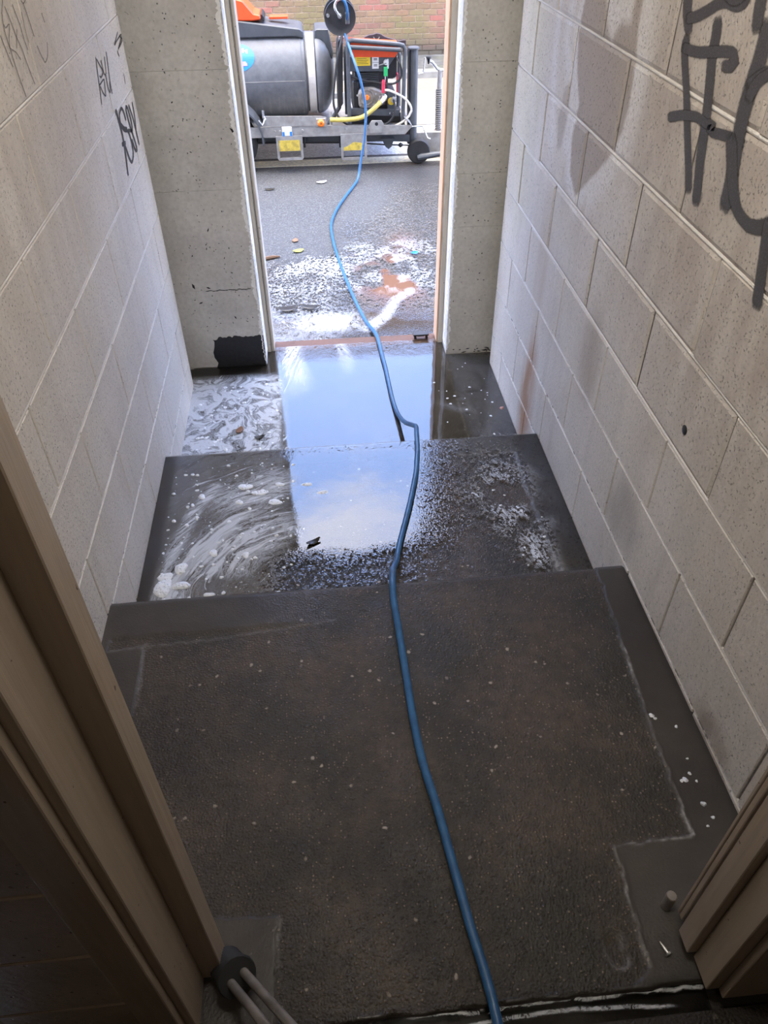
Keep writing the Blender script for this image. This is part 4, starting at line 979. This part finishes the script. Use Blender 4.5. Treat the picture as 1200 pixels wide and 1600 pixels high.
pv = MB().box(-12, 12, 7.45, 9.25, ZO - .2, ZO + .006).build('pavement', M['paving']); pv['kind'] = 'structure'
kb = MB().box(-12, 12, 9.30, 10.25, ZO - .2, ZO + .05).build('verge', M['verge']); kb['kind'] = 'structure'
for i in range(9):
    x = -4 + i * .915; MB().box(x, x + .905, 9.24, 9.36, ZO - .1, ZO + .075, .01).build('kerb_stone', M['kerb'], kb)
# brick wall across the street
BW, BH, YB = .163, .0587, 10.2
bw = MB().box(-12, 12, YB + .012, YB + .3, ZO - .2, 3.5).build('wall_street', M['brick_mortar']); bw['kind'] = 'structure'
bx0, bx1, bz0, bz1 = -.98, 1.82, -.40, .80
def brick_mesh(w):
    mb = MB(); mb.box(-w / 2, w / 2, 0, .02, 0, BH - .009, .0025); me = bpy.data.meshes.new('brick'); mb.bm.to_mesh(me); mb.bm.free(); me.materials.append(M['brick']); return me
bm_full = brick_mesh(BW - .009)
far = MB(); cnt = 0; r_ = 0; random.seed(4); z = ZO - .02
while z < 3.45:
    x = -7 + (BW / 2 if r_ % 2 else 0)
    while x < 7:
        if bx0 < x < bx1 and z < bz1 - .02 and cnt < 300:
            o = bpy.data.objects.new('brick', bm_full); C.objects.link(o); o.location = (x, YB + random.uniform(-.002, .002), z); parent_to(o, bw); cnt += 1
        else: far.box(x - BW / 2 + .0045, x + BW / 2 - .0045, YB, YB + .02, z, z + BH - .009)
        x += BW
    z += BH; r_ += 1
fo = far.build('brick_field', M['brick'], bw); fo['kind'] = 'stuff'

def film_out(X, Y):
    j = .10 * (fbm(X * 5, Y * 5) - .5)
    cover = np.clip(sst(4.72, 4.45, Y - .22 * (X > 0) * X + j * 2) + .95 * sst(.30, .55, X + j - .10 * (Y - 4.8)) * sst(6.4, 5.6, Y) + sst(5.5, 4.9, Y + j - .2 * X) * sst(.02, .25, X + j) , 0, 1)
    mud = np.clip(np.exp(-(((X - .42) / .24) ** 2 + ((Y - 4.25) / .36) ** 2) * 1.3) * 1.5 * sst(.35, .55, fbm(X * 6 + 1, Y * 5)), 0, .95) * sst(.13, .22, X)
    mud = np.maximum(mud, .6 * np.exp(-(((X - .55) / .1) ** 2 + ((Y - 4.75) / .18) ** 2)))
    f1 = np.exp(-(((X + .08) / .16) ** 2 + ((Y - 4.45 + .55 * (-.08 - X)) / .10) ** 2))
    f2 = np.exp(-(((X - .09) / .10) ** 2 + ((Y - 4.42) / .17) ** 2))
    f3 = .75 * np.exp(-(((X - .02) / .20) ** 2 + ((Y - 3.72) / .12) ** 2)) + .6 * np.exp(-(segd(X, Y, [(.24, 3.62), (.34, 3.75), (.42, 3.95), (.52, 4.05)]) / .035) ** 2)
    f4 = .40 * sst(.40, .60, fbm(X * 10, Y * 8)) * sst(5.0, 4.6, Y) * sst(3.9, 4.2, Y)
    foam = np.clip(np.maximum.reduce([1.15 * f1, f2, f3, f4, .25 * sst(.2, .0, X) * sst(4.4, 4.2, Y)]), 0, 1)
    br = np.clip(.9 * sst(3.7, 3.95, Y + .3 * (fbm(X * 5 + 2, Y * 5) - .5)) + .1 - 1.1 * mud - .5 * f3, .06, 1)
    wx = X + .08 * (fbm(X * 5 + 3, Y * 5) - .5) * 2; wy = Y * .7 + .08 * (fbm(X * 5 + 31, Y * 5 + 7) - .5) * 2
    return ZO + .010 + 0 * X, np.stack([foam, br, mud, cover], -1), np.stack([wx, wy], -1)
o = grid('puddle', M['water_out'], -.7, 1.3, 3.52, 6.35, .014, film_out)
tag(o, 'foamy muddy run-off water spreading over the asphalt outside the door', 'puddle')

# ================================================================== pressure washer trailer
T_ = empty('washer_trailer', (-.3, 6.7, ZO), 'grey water tank trailer with engine pressure washer parked across the door', 'trailer')
def part(mb, name, mat, parent=None, label=None):
    o = mb.build(name, M[mat], parent or T_)
    if label: o['label'] = label
    return o
# tank: ribbed body, strap channel and domed end, swept along x
TC = (0, 6.75, .195)
prof = [(0, -1.50), (.10, -1.49), (.20, -1.45), (.27, -1.38), (.297, -1.30), (.300, -1.28), (.300, -.02), (.295, .002), (.272, .012), (.270, .080), (.286, .088), (.290, .10), (.284, .125), (.262, .16), (.22, .19), (.16, .212), (.08, .225), (0, .228)]
tank = part(MB().lathe(prof, TC, 'x', 40), 'tank', 'tank')
part(MB().prism([(-1.30, .46), (-1.30, .575), (-.45, .568), (-.02, .512), (.006, .495), (.008, .445), (-.05, .46)], 'y', 6.575, 6.93, .008), 'top_ridge', 'dark_metal', tank)
part(MB().prism([(.085, .44), (.090, .495), (.105, .502), (.195, .500), (.222, .34), (.212, .30), (.18, .37), (.14, .43)], 'y', 6.60, 6.90, .006), 'end_fin', 'dark_metal', tank)
part(MB().lathe([(.3015, -.003), (.303, 0), (.3015, .003)], (-.02, 6.75, .195), 'x', 40), 'moulded_rib', 'tank', tank)
sm = MB(); sm.box(-1.25, -.01, 6.4485, 6.452, .192, .198); part(sm, 'seam', 'galv', tank)
st = MB()
for k in range(19):                                               # steel strap round the front of the tank
    a0, a1 = math.radians(-75 + 150 * k / 19), math.radians(-75 + 150 * (k + 1) / 19); r0, r1 = .274, .284
    P = lambda a, r: (TC[1] - r * math.cos(a), TC[2] + r * math.sin(a))
    st.prism([P(a0, r0), P(a0, r1), P(a1, r1), P(a1, r0)], 'x', .022, .076)
st.prism([(6.47, -.08), (6.48, -.12), (6.30, -.12), (6.30, -.11), (6.46, -.07)], 'x', .016, .070)
part(st, 'strap', 'strap', None, 'pale steel strap holding the tank')
sk = MB(); cy = .40
rim = []
R_ = .3015
for k in range(33):
    a = 2 * math.pi * k / 32; u = -.500 + .135 * math.cos(a); v = .10 * math.sin(a)
    th = .56 + v / R_ ; rim.append((u, TC[1] - R_ * math.cos(th), TC[2] + R_ * math.sin(th)))
cen = (-.500, TC[1] - R_ * 1.001 * math.cos(.56), TC[2] + R_ * 1.001 * math.sin(.56))
cv = sk.bm.verts.new(cen); rv = [sk.bm.verts.new(q) for q in rim[:-1]]
mid = [sk.bm.verts.new((-.5 + .0675 * math.cos(2 * math.pi * k / 32), TC[1] - (R_ + .0004) * math.cos(.56 + .05 * math.sin(2 * math.pi * k / 32) / R_), TC[2] + (R_ + .0004) * math.sin(.56 + .05 * math.sin(2 * math.pi * k / 32) / R_))) for k in range(32)]
for k in range(32):
    sk.bm.faces.new((rv[k], rv[(k + 1) % 32], mid[(k + 1) % 32], mid[k])); sk.bm.faces.new((mid[k], mid[(k + 1) % 32], cv))
stick = part(sk, 'sticker', 'blue', tank, 'round blue sticker with pink lettering')
def on_tank(u, th, r=.3035): return (u, TC[1] - r * math.cos(th), TC[2] + r * math.sin(th))
def tq(u0, u1, t0, t1):
    lt_ = MB(); lt_.quad(on_tank(u0, t0), on_tank(u1, t0), on_tank(u1, t1), on_tank(u0, t1)); lt_.build('lettering', M['pink'], tank)
tq(-.455, -.443, .66, .76); tq(-.428, -.416, .64, .73); tq(-.443, -.428, .685, .71)           # a letter H
tq(-.500, -.488, .68, .78); tq(-.488, -.468, .755, .78); tq(-.545, -.533, .68, .78)
tq(-.455, -.425, .36, .42); tq(-.49, -.455, .33, .37); tq(-.455, -.433, .42, .45)
part(MB().prism([(-.95, .560), (-.95, .72), (-.47, .705), (-.415, .690), (-.345, .610), (-.300, .602), (-.298, .572), (-.36, .566), (-.47, .568)], 'y', 6.58, 6.86, .008), 'hopper', 'orange', None, 'bright orange-red plastic cover on top of the tank')
part(MB().prism([(-.296, .568), (-.296, .606), (-.285, .604), (-.272, .585), (-.272, .560)], 'y', 6.60, 6.84, .003), 'hopper_clip', 'black')
part(MB().box(-.24, -.10, 6.70, 6.78, .555, .575, .004), 'filler_cap', 'orange')
# chassis
part(MB().prism([(-1.7, -.068), (-1.7, -.128), (.735, -.150), (.790, -.098), (.785, -.088), (.05, -.066)], 'y', 6.250, 6.262), 'side_rail', 'galv')
part(MB().prism([(-.336, .010), (.090, -.002), (.135, -.012), (.135, -.068), (.058, -.068), (-.345, -.060)], 'y', 6.246, 6.256), 'side_plate', 'galv')
part(MB().prism([(-1.7, -.068), (-1.7, -.128), (.735, -.150), (.790, -.098), (.785, -.088), (.05, -.066)], 'y', 7.24, 7.252), 'side_rail', 'galv')
part(MB().box(-1.7, .75, 6.262, 7.24, -.122, -.112), 'deck', 'galv')
part(MB().prism([(.785, -.088), (.792, -.098), (.735, -.036), (.728, -.034)], 'y', 6.25, 6.60), 'front_lip', 'galv')
part(MB().prism([(-1.6, -.150), (-1.6, -.200), (.60, -.232), (.788, -.243), (.788, -.19)], 'y', 6.38, 6.46), 'lower_beam', 'dark_metal')
part(MB().prism([(.56, -.20), (.66, -.205), (.64, -.262), (.615, -.28), (.59, -.26)], 'y', 6.34, 6.37), 'bracket', 'dark_metal')
for x in (-.22, -.05, .28, .46, -.26): part(MB().lathe([(0, -.006), (.007, -.006), (.010, 0)], (x, 6.250, -.098), 'y', 8), 'bolt', 'galv')
# hanging frames with dirty yellow labels
for x0 in (-.256, .236):
    f = MB(); w = .200; zt = -.128; zb = -.315 if x0 > 0 else -.300
    f.box(x0, x0 + .018, 6.222, 6.240, zb + .014, zt).box(x0 + w - .018, x0 + w, 6.222, 6.240, zb + .014, zt)
    f.prism([(x0, zb + .014), (x0 + .012, zb), (x0 + w - .012, zb), (x0 + w, zb + .014), (x0 + w - .016, zb + .018), (x0 + .016, zb + .018)], 'y', 6.222, 6.240)
    fr_ = part(f, 'chock_frame', 'galv')
    part(MB().box(x0 + .018, x0 + w - .018, 6.226, 6.238, -.235 if x0 < 0 else -.248, zt), 'backing_plate', 'galv', fr_)
    zz = -.233 if x0 < 0 else -.246
    if x0 < 0: part(MB().box(x0 + .019, x0 + w - .022, 6.2245, 6.227, zz, zz + .076), 'warning_label', 'label_dirty', fr_, 'dirty yellow warning label')
    else: part(MB().prism([(x0 + .019, zz), (x0 + w - .019, zz), (x0 + w - .019, zz + .048), (x0 + .10, zz + .060), (x0 + .05, zz + .030), (x0 + .019, zz + .022)], 'y', 6.2245, 6.227), 'warning_label', 'label_dirty', fr_, 'torn dirty yellow warning label')
part(MB().box(-.205, -.130, 6.238, 6.250, -.130, -.066, .004).box(-.198, -.137, 6.228, 6.238, -.128, -.072, .004), 'rail_catch', 'paper')
for dx in (-.203, -.147): part(MB().box(dx, dx + .016, 6.226, 6.232, -.128, -.098), 'catch_pad', 'blue')
lg = part(MB().prism([(.460, -.126), (.568, -.128), (.568, -.066), (.552, -.042), (.478, -.040), (.460, -.062)], 'y', 6.222, 6.236, .001), 'lifting_lug', 'galv')
part(MB().lathe([(0, -.0145), (.013, -.0145), (.013, 0)], (.513, 6.236, -.064), 'y', 14), 'eye', 'black', lg)
lp = part(MB().box(.058, .130, 6.236, 6.247, -.076, -.016, .003), 'lamp_plate', 'galv')
part(MB().lathe([(0, -.020), (.016, -.019), (.026, -.010), (.028, 0)], (.093, 6.236, -.047), 'y', 18), 'side_lamp', 'lamp', lp, 'round amber side marker lamp')
part(MB().lathe([(0, -.022), (.005, -.022), (.005, -.018)], (.093, 6.236, -.047), 'y', 8), 'lamp_screw', 'black', lp)
part(MB().tube([(-.372, 6.23, -.012), (-.346, 6.225, -.046), (-.320, 6.228, -.004), (-.330, 6.23, .012)], .008, 6).tube([(-.333, 6.235, .0), (-.333, 6.235, .052)], .009, 8), 'latch_hook', 'chrome')
part(MB().tube([(.17, 6.28, -.09), (.17, 6.28, .02)], .011, 8), 'deck_pin', 'galv')
part(MB().tube([(-1.0, 6.36, -.185), (.25, 6.36, -.225), (.47, 6.36, -.240), (.60, 6.36, -.252), (.78, 6.36, -.262)], .0055, 6), 'brake_rod', 'black')
part(MB().lathe([(.004, -.02), (.018, -.004), (.018, .004), (.005, .022)], (.712, 6.36, -.258), 'x', 8), 'brake_adjuster', 'black')
part(MB().box(-.052, -.035, 6.30, 6.34, -.235, -.15, .003), 'rod_hanger', 'black'); part(MB().box(.226, .243, 6.30, 6.34, -.245, -.15, .003), 'rod_hanger', 'black')
# road wheels with mudguards
for yw in (6.33, 7.17):
    wt = part(MB().lathe([(.10, -.075), (.185, -.075), (.215, -.055), (.220, -.02), (.220, .02), (.215, .055), (.185, .075), (.10, .075)], (-.62, yw, ZO + .220), 'y', 32), 'tyre', 'rubber')
    part(MB().lathe([(0, -.06), (.05, -.06), (.07, -.045), (.115, -.05), (.125, -.07), (.125, .06), (0, .06)], (-.62, yw, ZO + .220), 'y', 20), 'wheel_rim', 'galv', wt)
    g = MB()
    for k in range(14):
        a0, a1 = math.pi * (.00 + k / 14), math.pi * ((k + 1) / 14)
        P = lambda a, r: (-.62 + r * math.cos(a), -.165 + r * math.sin(a))
        g.prism([P(a0, .262), P(a0, .274), P(a1, .274), P(a1, .262)], 'y', yw - .105, yw + .105)
    g.prism([(-.36, -.165), (-.346, -.165), (-.345, -.185), (-.36, -.190)], 'y', yw - .105, yw + .105)
    part(g, 'mudguard', 'dark_metal')
part(MB().tube([(-.62, 6.33, ZO + .22), (-.62, 7.17, ZO + .22)], .03, 10), 'axle', 'dark_metal')
# jockey wheel, drawbar
jw = part(MB().lathe([(.05, -.028), (.082, -.028), (.091, -.015), (.092, .0), (.091, .015), (.082, .028), (.05, .028)], (.858, 6.36, ZO + .093), 'y', 26), 'jockey_wheel', 'rubber')
part(MB().lathe([(0, -.024), (.018, -.026), (.022, -.016), (.055, -.018), (.058, .02), (0, .02)], (.858, 6.36, ZO + .093), 'y', 18), 'hub', 'dark_metal', jw)
jp = part(MB().lathe([(.034, -.265), (.034, .385), (.042, .387), (.043, .397), (.040, .402), (0, .402)], (.814, 6.42, 0), 'z', 20), 'jockey_post', 'dark_metal')
part(MB().box(.772, .780, 6.385, 6.455, -.26, .385), 'post_slide', 'black', jp)
part(MB().tube([(.85, 6.33, -.350), (.875, 6.325, -.342), (1.00, 6.325, -.328), (1.06, 6.325, -.325)], [.020, .024, .020, .018], 10), 'clamp_handle', 'dark_metal')
part(MB().prism([(.80, -.19), (1.75, -.20), (1.75, -.31), (.95, -.345), (.86, -.34), (.80, -.24)], 'y', 6.44, 6.52, .004), 'drawbar', 'galv')
part(MB().tube([(1.70, 6.48, -.23), (1.85, 6.48, -.22), (1.92, 6.48, -.22)], [.045, .04, .05], 10), 'coupling', 'galv')
gp, gr = [], []
for i in range(41):
    q = i / 40; gp.append((1.030 - .004 * q, 6.50, -.200 + .30 * q)); gr.append(.020 if i % 2 else .027)
part(MB().tube(gp, gr, 12), 'ribbed_gaiter', 'gaiter')
part(MB().tube([(1.028, 6.50, .10), (1.032, 6.50, .225)], .017, 8), 'brake_post', 'galv')
part(MB().tube([(.945, 6.49, .292), (.965, 6.49, .285), (1.01, 6.50, .235), (1.06, 6.50, .222)], .012, 8), 'crank_handle', 'chrome')
part(MB().lathe([(.006, -.045), (.010, -.02), (.020, -.004), (.018, .006), (0, .008)], (.938, 6.49, .318), 'z', 12), 'crank_knob', 'black')
part(MB().tube([(.855, 6.44, .220), (.892, 6.45, .225), (.898, 6.45, .25), (.905, 6.45, .325)], .006, 6), 'post_lever', 'chrome')
part(MB().tube([(.788, 6.28, -.106), (.872, 6.29, -.106), (.885, 6.29, -.125), (.916, 6.30, -.195), (.94, 6.31, -.206)], .006, 6), 'release_lever', 'chrome')
# engine and pump unit
E_ = empty('engine_unit', (.52, 6.5, -.10)); E_.parent = T_; E_.location = Vector((.52, 6.5, -.10)) - T_.location
for yy, k_ in ((6.30, 0), (6.66, .10)):
    part(MB().tube(catmull([(.312, yy, -.095), (.315, yy, .20), (.318, yy, .44 - k_), (.325, yy, .468 - k_), (.350, yy, .474 - k_), (.69, yy, .440 - k_), (.722, yy, .432 - k_), (.734, yy, .41 - k_), (.732, yy, .30 - k_), (.722, yy, -.095)], .04), .0155, 10), 'frame_tube', 'dark_metal', E_)
part(MB().tube([(.333, 6.285, .434), (.700, 6.285, .408)], .015, 10), 'cross_tube', 'dark_metal', E_)
part(MB().prism([(.325, .440), (.690, .412), (.690, .440), (.325, .468)], 'y', 6.31, 6.46, .004), 'top_cover', 'orange', E_, 'orange top cover above the engine')
part(MB().prism([(.335, .420), (.692, .392), (.665, .353), (.345, .362)], 'y', 6.335, 6.36), 'orange_strip', 'orange', E_, 'orange front strip of the fuel tank')
part(MB().prism([(.330, .362), (.666, .353), (.592, .262), (.330, .268)], 'y', 6.34, 6.62, .003), 'control_panel', 'dark_metal', E_, 'dark grey tapered fuel tank panel')
part(MB().prism([(.560, .38), (.690, .38), (.690, .21), (.665, .195), (.570, .20)], 'y', 6.42, 6.64, .008), 'air_filter', 'black', E_)
yl = part(MB().box(.368, .484, 6.336, 6.3405, .304, .364), 'yellow_label', 'yellow', E_, 'yellow warning label')
wl_ = part(MB().box(.496, .545, 6.336, 6.3405, .283, .365), 'white_label', 'paper', E_)
ik = MB()
for r0 in range(4): ik.box(.385, .468 - .012 * (r0 % 2), 6.3345, 6.3365, .316 + r0 * .011, .3185 + r0 * .011)
for (a, b) in ((.345, .35), (.338, .342), (.305, .310), (.298, .301)): ik.box(.508, .534, 6.3345, 6.3365, a, b)
ik.box(.497, .544, 6.3345, 6.3365, .3215, .3235)
part(ik, 'label_print', 'ink', E_)
part(MB().lathe([(0, -.016), (.016, -.014), (.020, 0)], (.600, 6.34, .322), 'y', 12).box(.606, .618, 6.328, 6.338, .28, .345, .004), 'switch', 'paper', E_)
part(MB().tube([(.545, 6.33, .305), (.57, 6.325, .312), (.60, 6.325, .318)], .004, 6), 'cable', 'galv', E_)
part(MB().box(.580, .608, 6.305, 6.33, .236, .296, .003), 'green_tag', 'green', E_, 'bright green plastic fob')
part(MB().tube([(.592, 6.32, .24), (.590, 6.32, .20)], .004, 6), 'fob_wire', 'chrome', E_)
part(MB().tube([(.578, 6.31, .214), (.577, 6.31, .20), (.575, 6.31, .15), (.574, 6.31, .128)], [.010, .0135, .0135, .0145], 10), 'red_handle', 'red', E_, 'crimson valve handle')
part(MB().tube([(.574, 6.31, .13), (.575, 6.315, .09)], [.010, .013], 10).lathe([(0, -.03), (.018, -.03), (.022, 0), (.018, .03), (0, .03)], (.575, 6.34, .085), 'x', 12), 'valve', 'engine', E_)
part(MB().box(.36, .62, 6.40, 6.62, .12, .262, .012), 'engine_block', 'black', E_)
for i in range(6): part(MB().box(.40, .55, 6.386, 6.40, .182 + i * .012, .187 + i * .012), 'cooling_fin', 'dark_metal', E_)
part(MB().box(.345, .395, 6.38, 6.60, .0, .20, .012), 'recoil_cover', 'black', E_)
part(MB().prism([(.392, .020), (.386, .12), (.405, .150), (.50, .155), (.575, .125), (.60, .085), (.575, .045), (.52, .012), (.43, .008)], 'y', 6.35, 6.60, .012), 'crankcase', 'engine', E_)
part(MB().lathe([(.058, 0), (.058, -.006), (.050, -.010), (.046, -.004), (.030, -.004)], (.452, 6.35, .092), 'y', 22), 'crankcase_ring', 'engine', E_)
part(MB().lathe([(0, -.020), (.014, -.020), (.019, -.014), (.019, -.002)], (.453, 6.35, .092), 'y', 12), 'oil_cap', 'lamp', E_, 'orange oil cap')
for a in range(5):
    x, z = .452 + .075 * math.cos(a * 1.2 - .8), .085 + .062 * math.sin(a * 1.2 - .8)
    part(MB().lathe([(0, -.010), (.006, -.010), (.008, 0)], (x, 6.35, z), 'y', 6), 'casing_bolt', 'galv', E_)
part(MB().box(.36, .62, 6.42, 6.60, -.02, .02), 'sump', 'black', E_)
part(MB().prism([(.610, .125), (.672, .120), (.675, -.035), (.612, -.035)], 'y', 6.37, 6.60, .004), 'pump', 'dark_metal', E_)
part(MB().lathe([(.014, -.016), (.022, -.014), (.022, 0)], (.658, 6.37, .066), 'y', 14), 'pump_outlet', 'chrome', E_)
part(MB().lathe([(.016, -.008), (.026, -.006), (.026, 0)], (.640, 6.37, .055), 'y', 14), 'pump_gauge', 'yellow', E_)
part(MB().prism([(.315, .020), (.70, -.002), (.70, -.045), (.315, -.022)], 'y', 6.34, 6.37), 'base_plate', 'dark_metal', E_)
part(MB().box(.315, .72, 6.42, 6.60, -.10, -.04), 'base_tray', 'black', E_)
for xx in (.628, .660): part(MB().lathe([(0, -.008), (.007, -.008), (.009, 0)], (xx, 6.34, -.022), 'y', 8), 'base_bolt', 'chrome', E_)
part(MB().tube(catmull([(.575, 6.31, .090), (.545, 6.27, .070), (.513, 6.255, .046), (.452, 6.25, .004), (.392, 6.25, -.024), (.286, 6.25, -.034), (.165, 6.27, -.036)], .02), .0165, 12), 'yellow_hose', 'yhose', E_, 'yellow suction hose')
part(MB().tube([(.590, 6.325, .100), (.565, 6.30, .083), (.545, 6.27, .069)], [.020, .027, .021], 12), 'hose_coupling', 'chrome', E_)
part(MB().tube(catmull([(.658, 6.35, .065), (.660, 6.30, .05), (.658, 6.28, -.003), (.62, 6.28, -.064), (.559, 6.28, -.086), (.43, 6.28, -.084), (.316, 6.28, -.078), (.243, 6.28, -.038), (.202, 6.28, .039), (.199, 6.28, .132), (.231, 6.28, .325), (.262, 6.29, .436), (.285, 6.34, .50)], .02), .0085, 10), 'pressure_hose', 'rubber', E_, 'dark grey pressure hose looping from pump to reel')
part(MB().tube(catmull([(.66, 6.36, .36), (.692, 6.31, .33), (.710, 6.30, .27), (.704, 6.30, .225), (.665, 6.30, .192), (.60, 6.31, .186), (.52, 6.32, .198), (.40, 6.33, .216), (.325, 6.34, .25)], .02), .0075, 8), 'fuel_line', 'black', E_)
part(MB().tube(catmull([(.585, 6.31, .145), (.62, 6.29, .145), (.68, 6.28, .122), (.735, 6.28, .090), (.775, 6.28, .045), (.786, 6.28, .005), (.768, 6.28, -.03), (.72, 6.28, -.07), (.66, 6.28, -.098)], .02), .0085, 8), 'clear_hose', 'whose', E_, 'pale clear bypass hose')
part(MB().box(.705, .715, 6.56, 6.62, .06, .20, .002), 'reflector', 'red', E_)
# dark arched cast panel behind the engine
ar = [(.34, .36)] + [(.34 + .46 * q / 16, .376 + .052 * math.exp(-((q / 16 - .48) / .22) ** 2) + .008 * abs(math.sin(q * .9))) for q in range(17)] + [(.80, .355), (.80, .33), (.34, .33)]
oa = part(MB().prism(ar, 'y', 6.79, 6.82, .002), 'arched_panel', 'ornate', None, 'dark brown arched cast panel behind the engine')
part(MB().tube([(.545, 6.785, .41), (.555, 6.783, .395), (.570, 6.783, .390), (.585, 6.783, .398), (.592, 6.785, .41)], .004, 6), 'scroll', 'engine', oa)
for xx in (.40, .74): part(MB().box(xx, xx + .02, 6.795, 6.815, -.115, .34), 'panel_leg', 'black', oa)
# upright between tank and engine carrying the hose reel
part(MB().prism([(.235, -.02), (.275, .03), (.290, .43), (.275, .47), (.250, .44), (.240, .30)], 'y', 6.44, 6.60, .004), 'reel_upright', 'black')
part(MB().tube([(.135, 6.40, -.115), (.19, 6.42, -.06), (.250, 6.46, .01)], .016, 8), 'upright_brace', 'black')
part(MB().box(.276, .288, 6.425, 6.44, .02, .11), 'upright_plate', 'paper')
RL = empty('hose_reel', (.275, 6.42, .50)); RL.parent = T_; RL.location = Vector((.275, 6.42, .50)) - T_.location
rc = (.274, 6.35, .607)
part(MB().lathe([(0, .006), (.10, .006), (.110, .002), (.1125, -.006), (.110, -.010), (.104, -.006), (.060, -.004), (.030, -.012), (0, -.012)], rc, 'y', 40), 'flange', 'black', RL)
part(MB().lathe([(.055, 0), (.055, .13)], rc, 'y', 24), 'drum', 'dark_metal', RL)
part(MB().lathe([(0, .13), (.110, .13), (.1125, .136), (.110, .142), (0, .142)], rc, 'y', 40), 'flange', 'black', RL)
for k in range(5): 
    cc = MB(); q = [(rc[0] + .066 * math.cos(a), rc[1] + .018 + k * .022, rc[2] + .066 * math.sin(a)) for a in np.linspace(0, 2 * math.pi, 25)]; cc.tube(q, .010, 8, False); part(cc, 'hose_wrap', 'hose', RL)
part(MB().lathe([(0, -.035), (.014, -.035), (.017, -.028), (.017, -.010), (.020, -.008)], (rc[0] - .003, rc[1], rc[2] + .012), 'y', 14), 'swivel', 'chrome', RL)
part(MB().tube(catmull([(.271, 6.315, .619), (.262, 6.31, .632), (.246, 6.31, .652), (.238, 6.31, .682), (.255, 6.31, .712), (.285, 6.31, .722)], .01), .0085, 8), 'inlet_pipe', 'chrome', RL)
part(MB().tube(catmull([(.285, 6.315, .722), (.308, 6.315, .705), (.322, 6.318, .67), (.326, 6.325, .630), (.323, 6.345, .59)], .01), .010, 8), 'inlet_hose', 'hose', RL)
part(MB().box(.310, .340, 6.334, 6.346, .565, .640, .005), 'hose_slot', 'dark_metal', RL)
part(MB().lathe([(0, -.03), (.010, -.03), (.013, -.010), (.013, 0)], (.188, 6.345, .622), 'y', 12), 'lock_knob', 'chrome', RL)
part(MB().box(.264, .300, 6.44, 6.475, .43, .52, .003).tube([(.265, 6.40, .47), (.292, 6.36, .503), (.305, 6.35, .51)], .010, 8), 'reel_arm', 'chrome', RL)
part(MB().tube([(rc[0], 6.42, rc[2]), (rc[0], 6.53, rc[2])], .012, 8).tube([(rc[0], 6.52, rc[2]), (rc[0], 6.52, .44)], .014, 8), 'reel_post', 'dark_metal', RL)
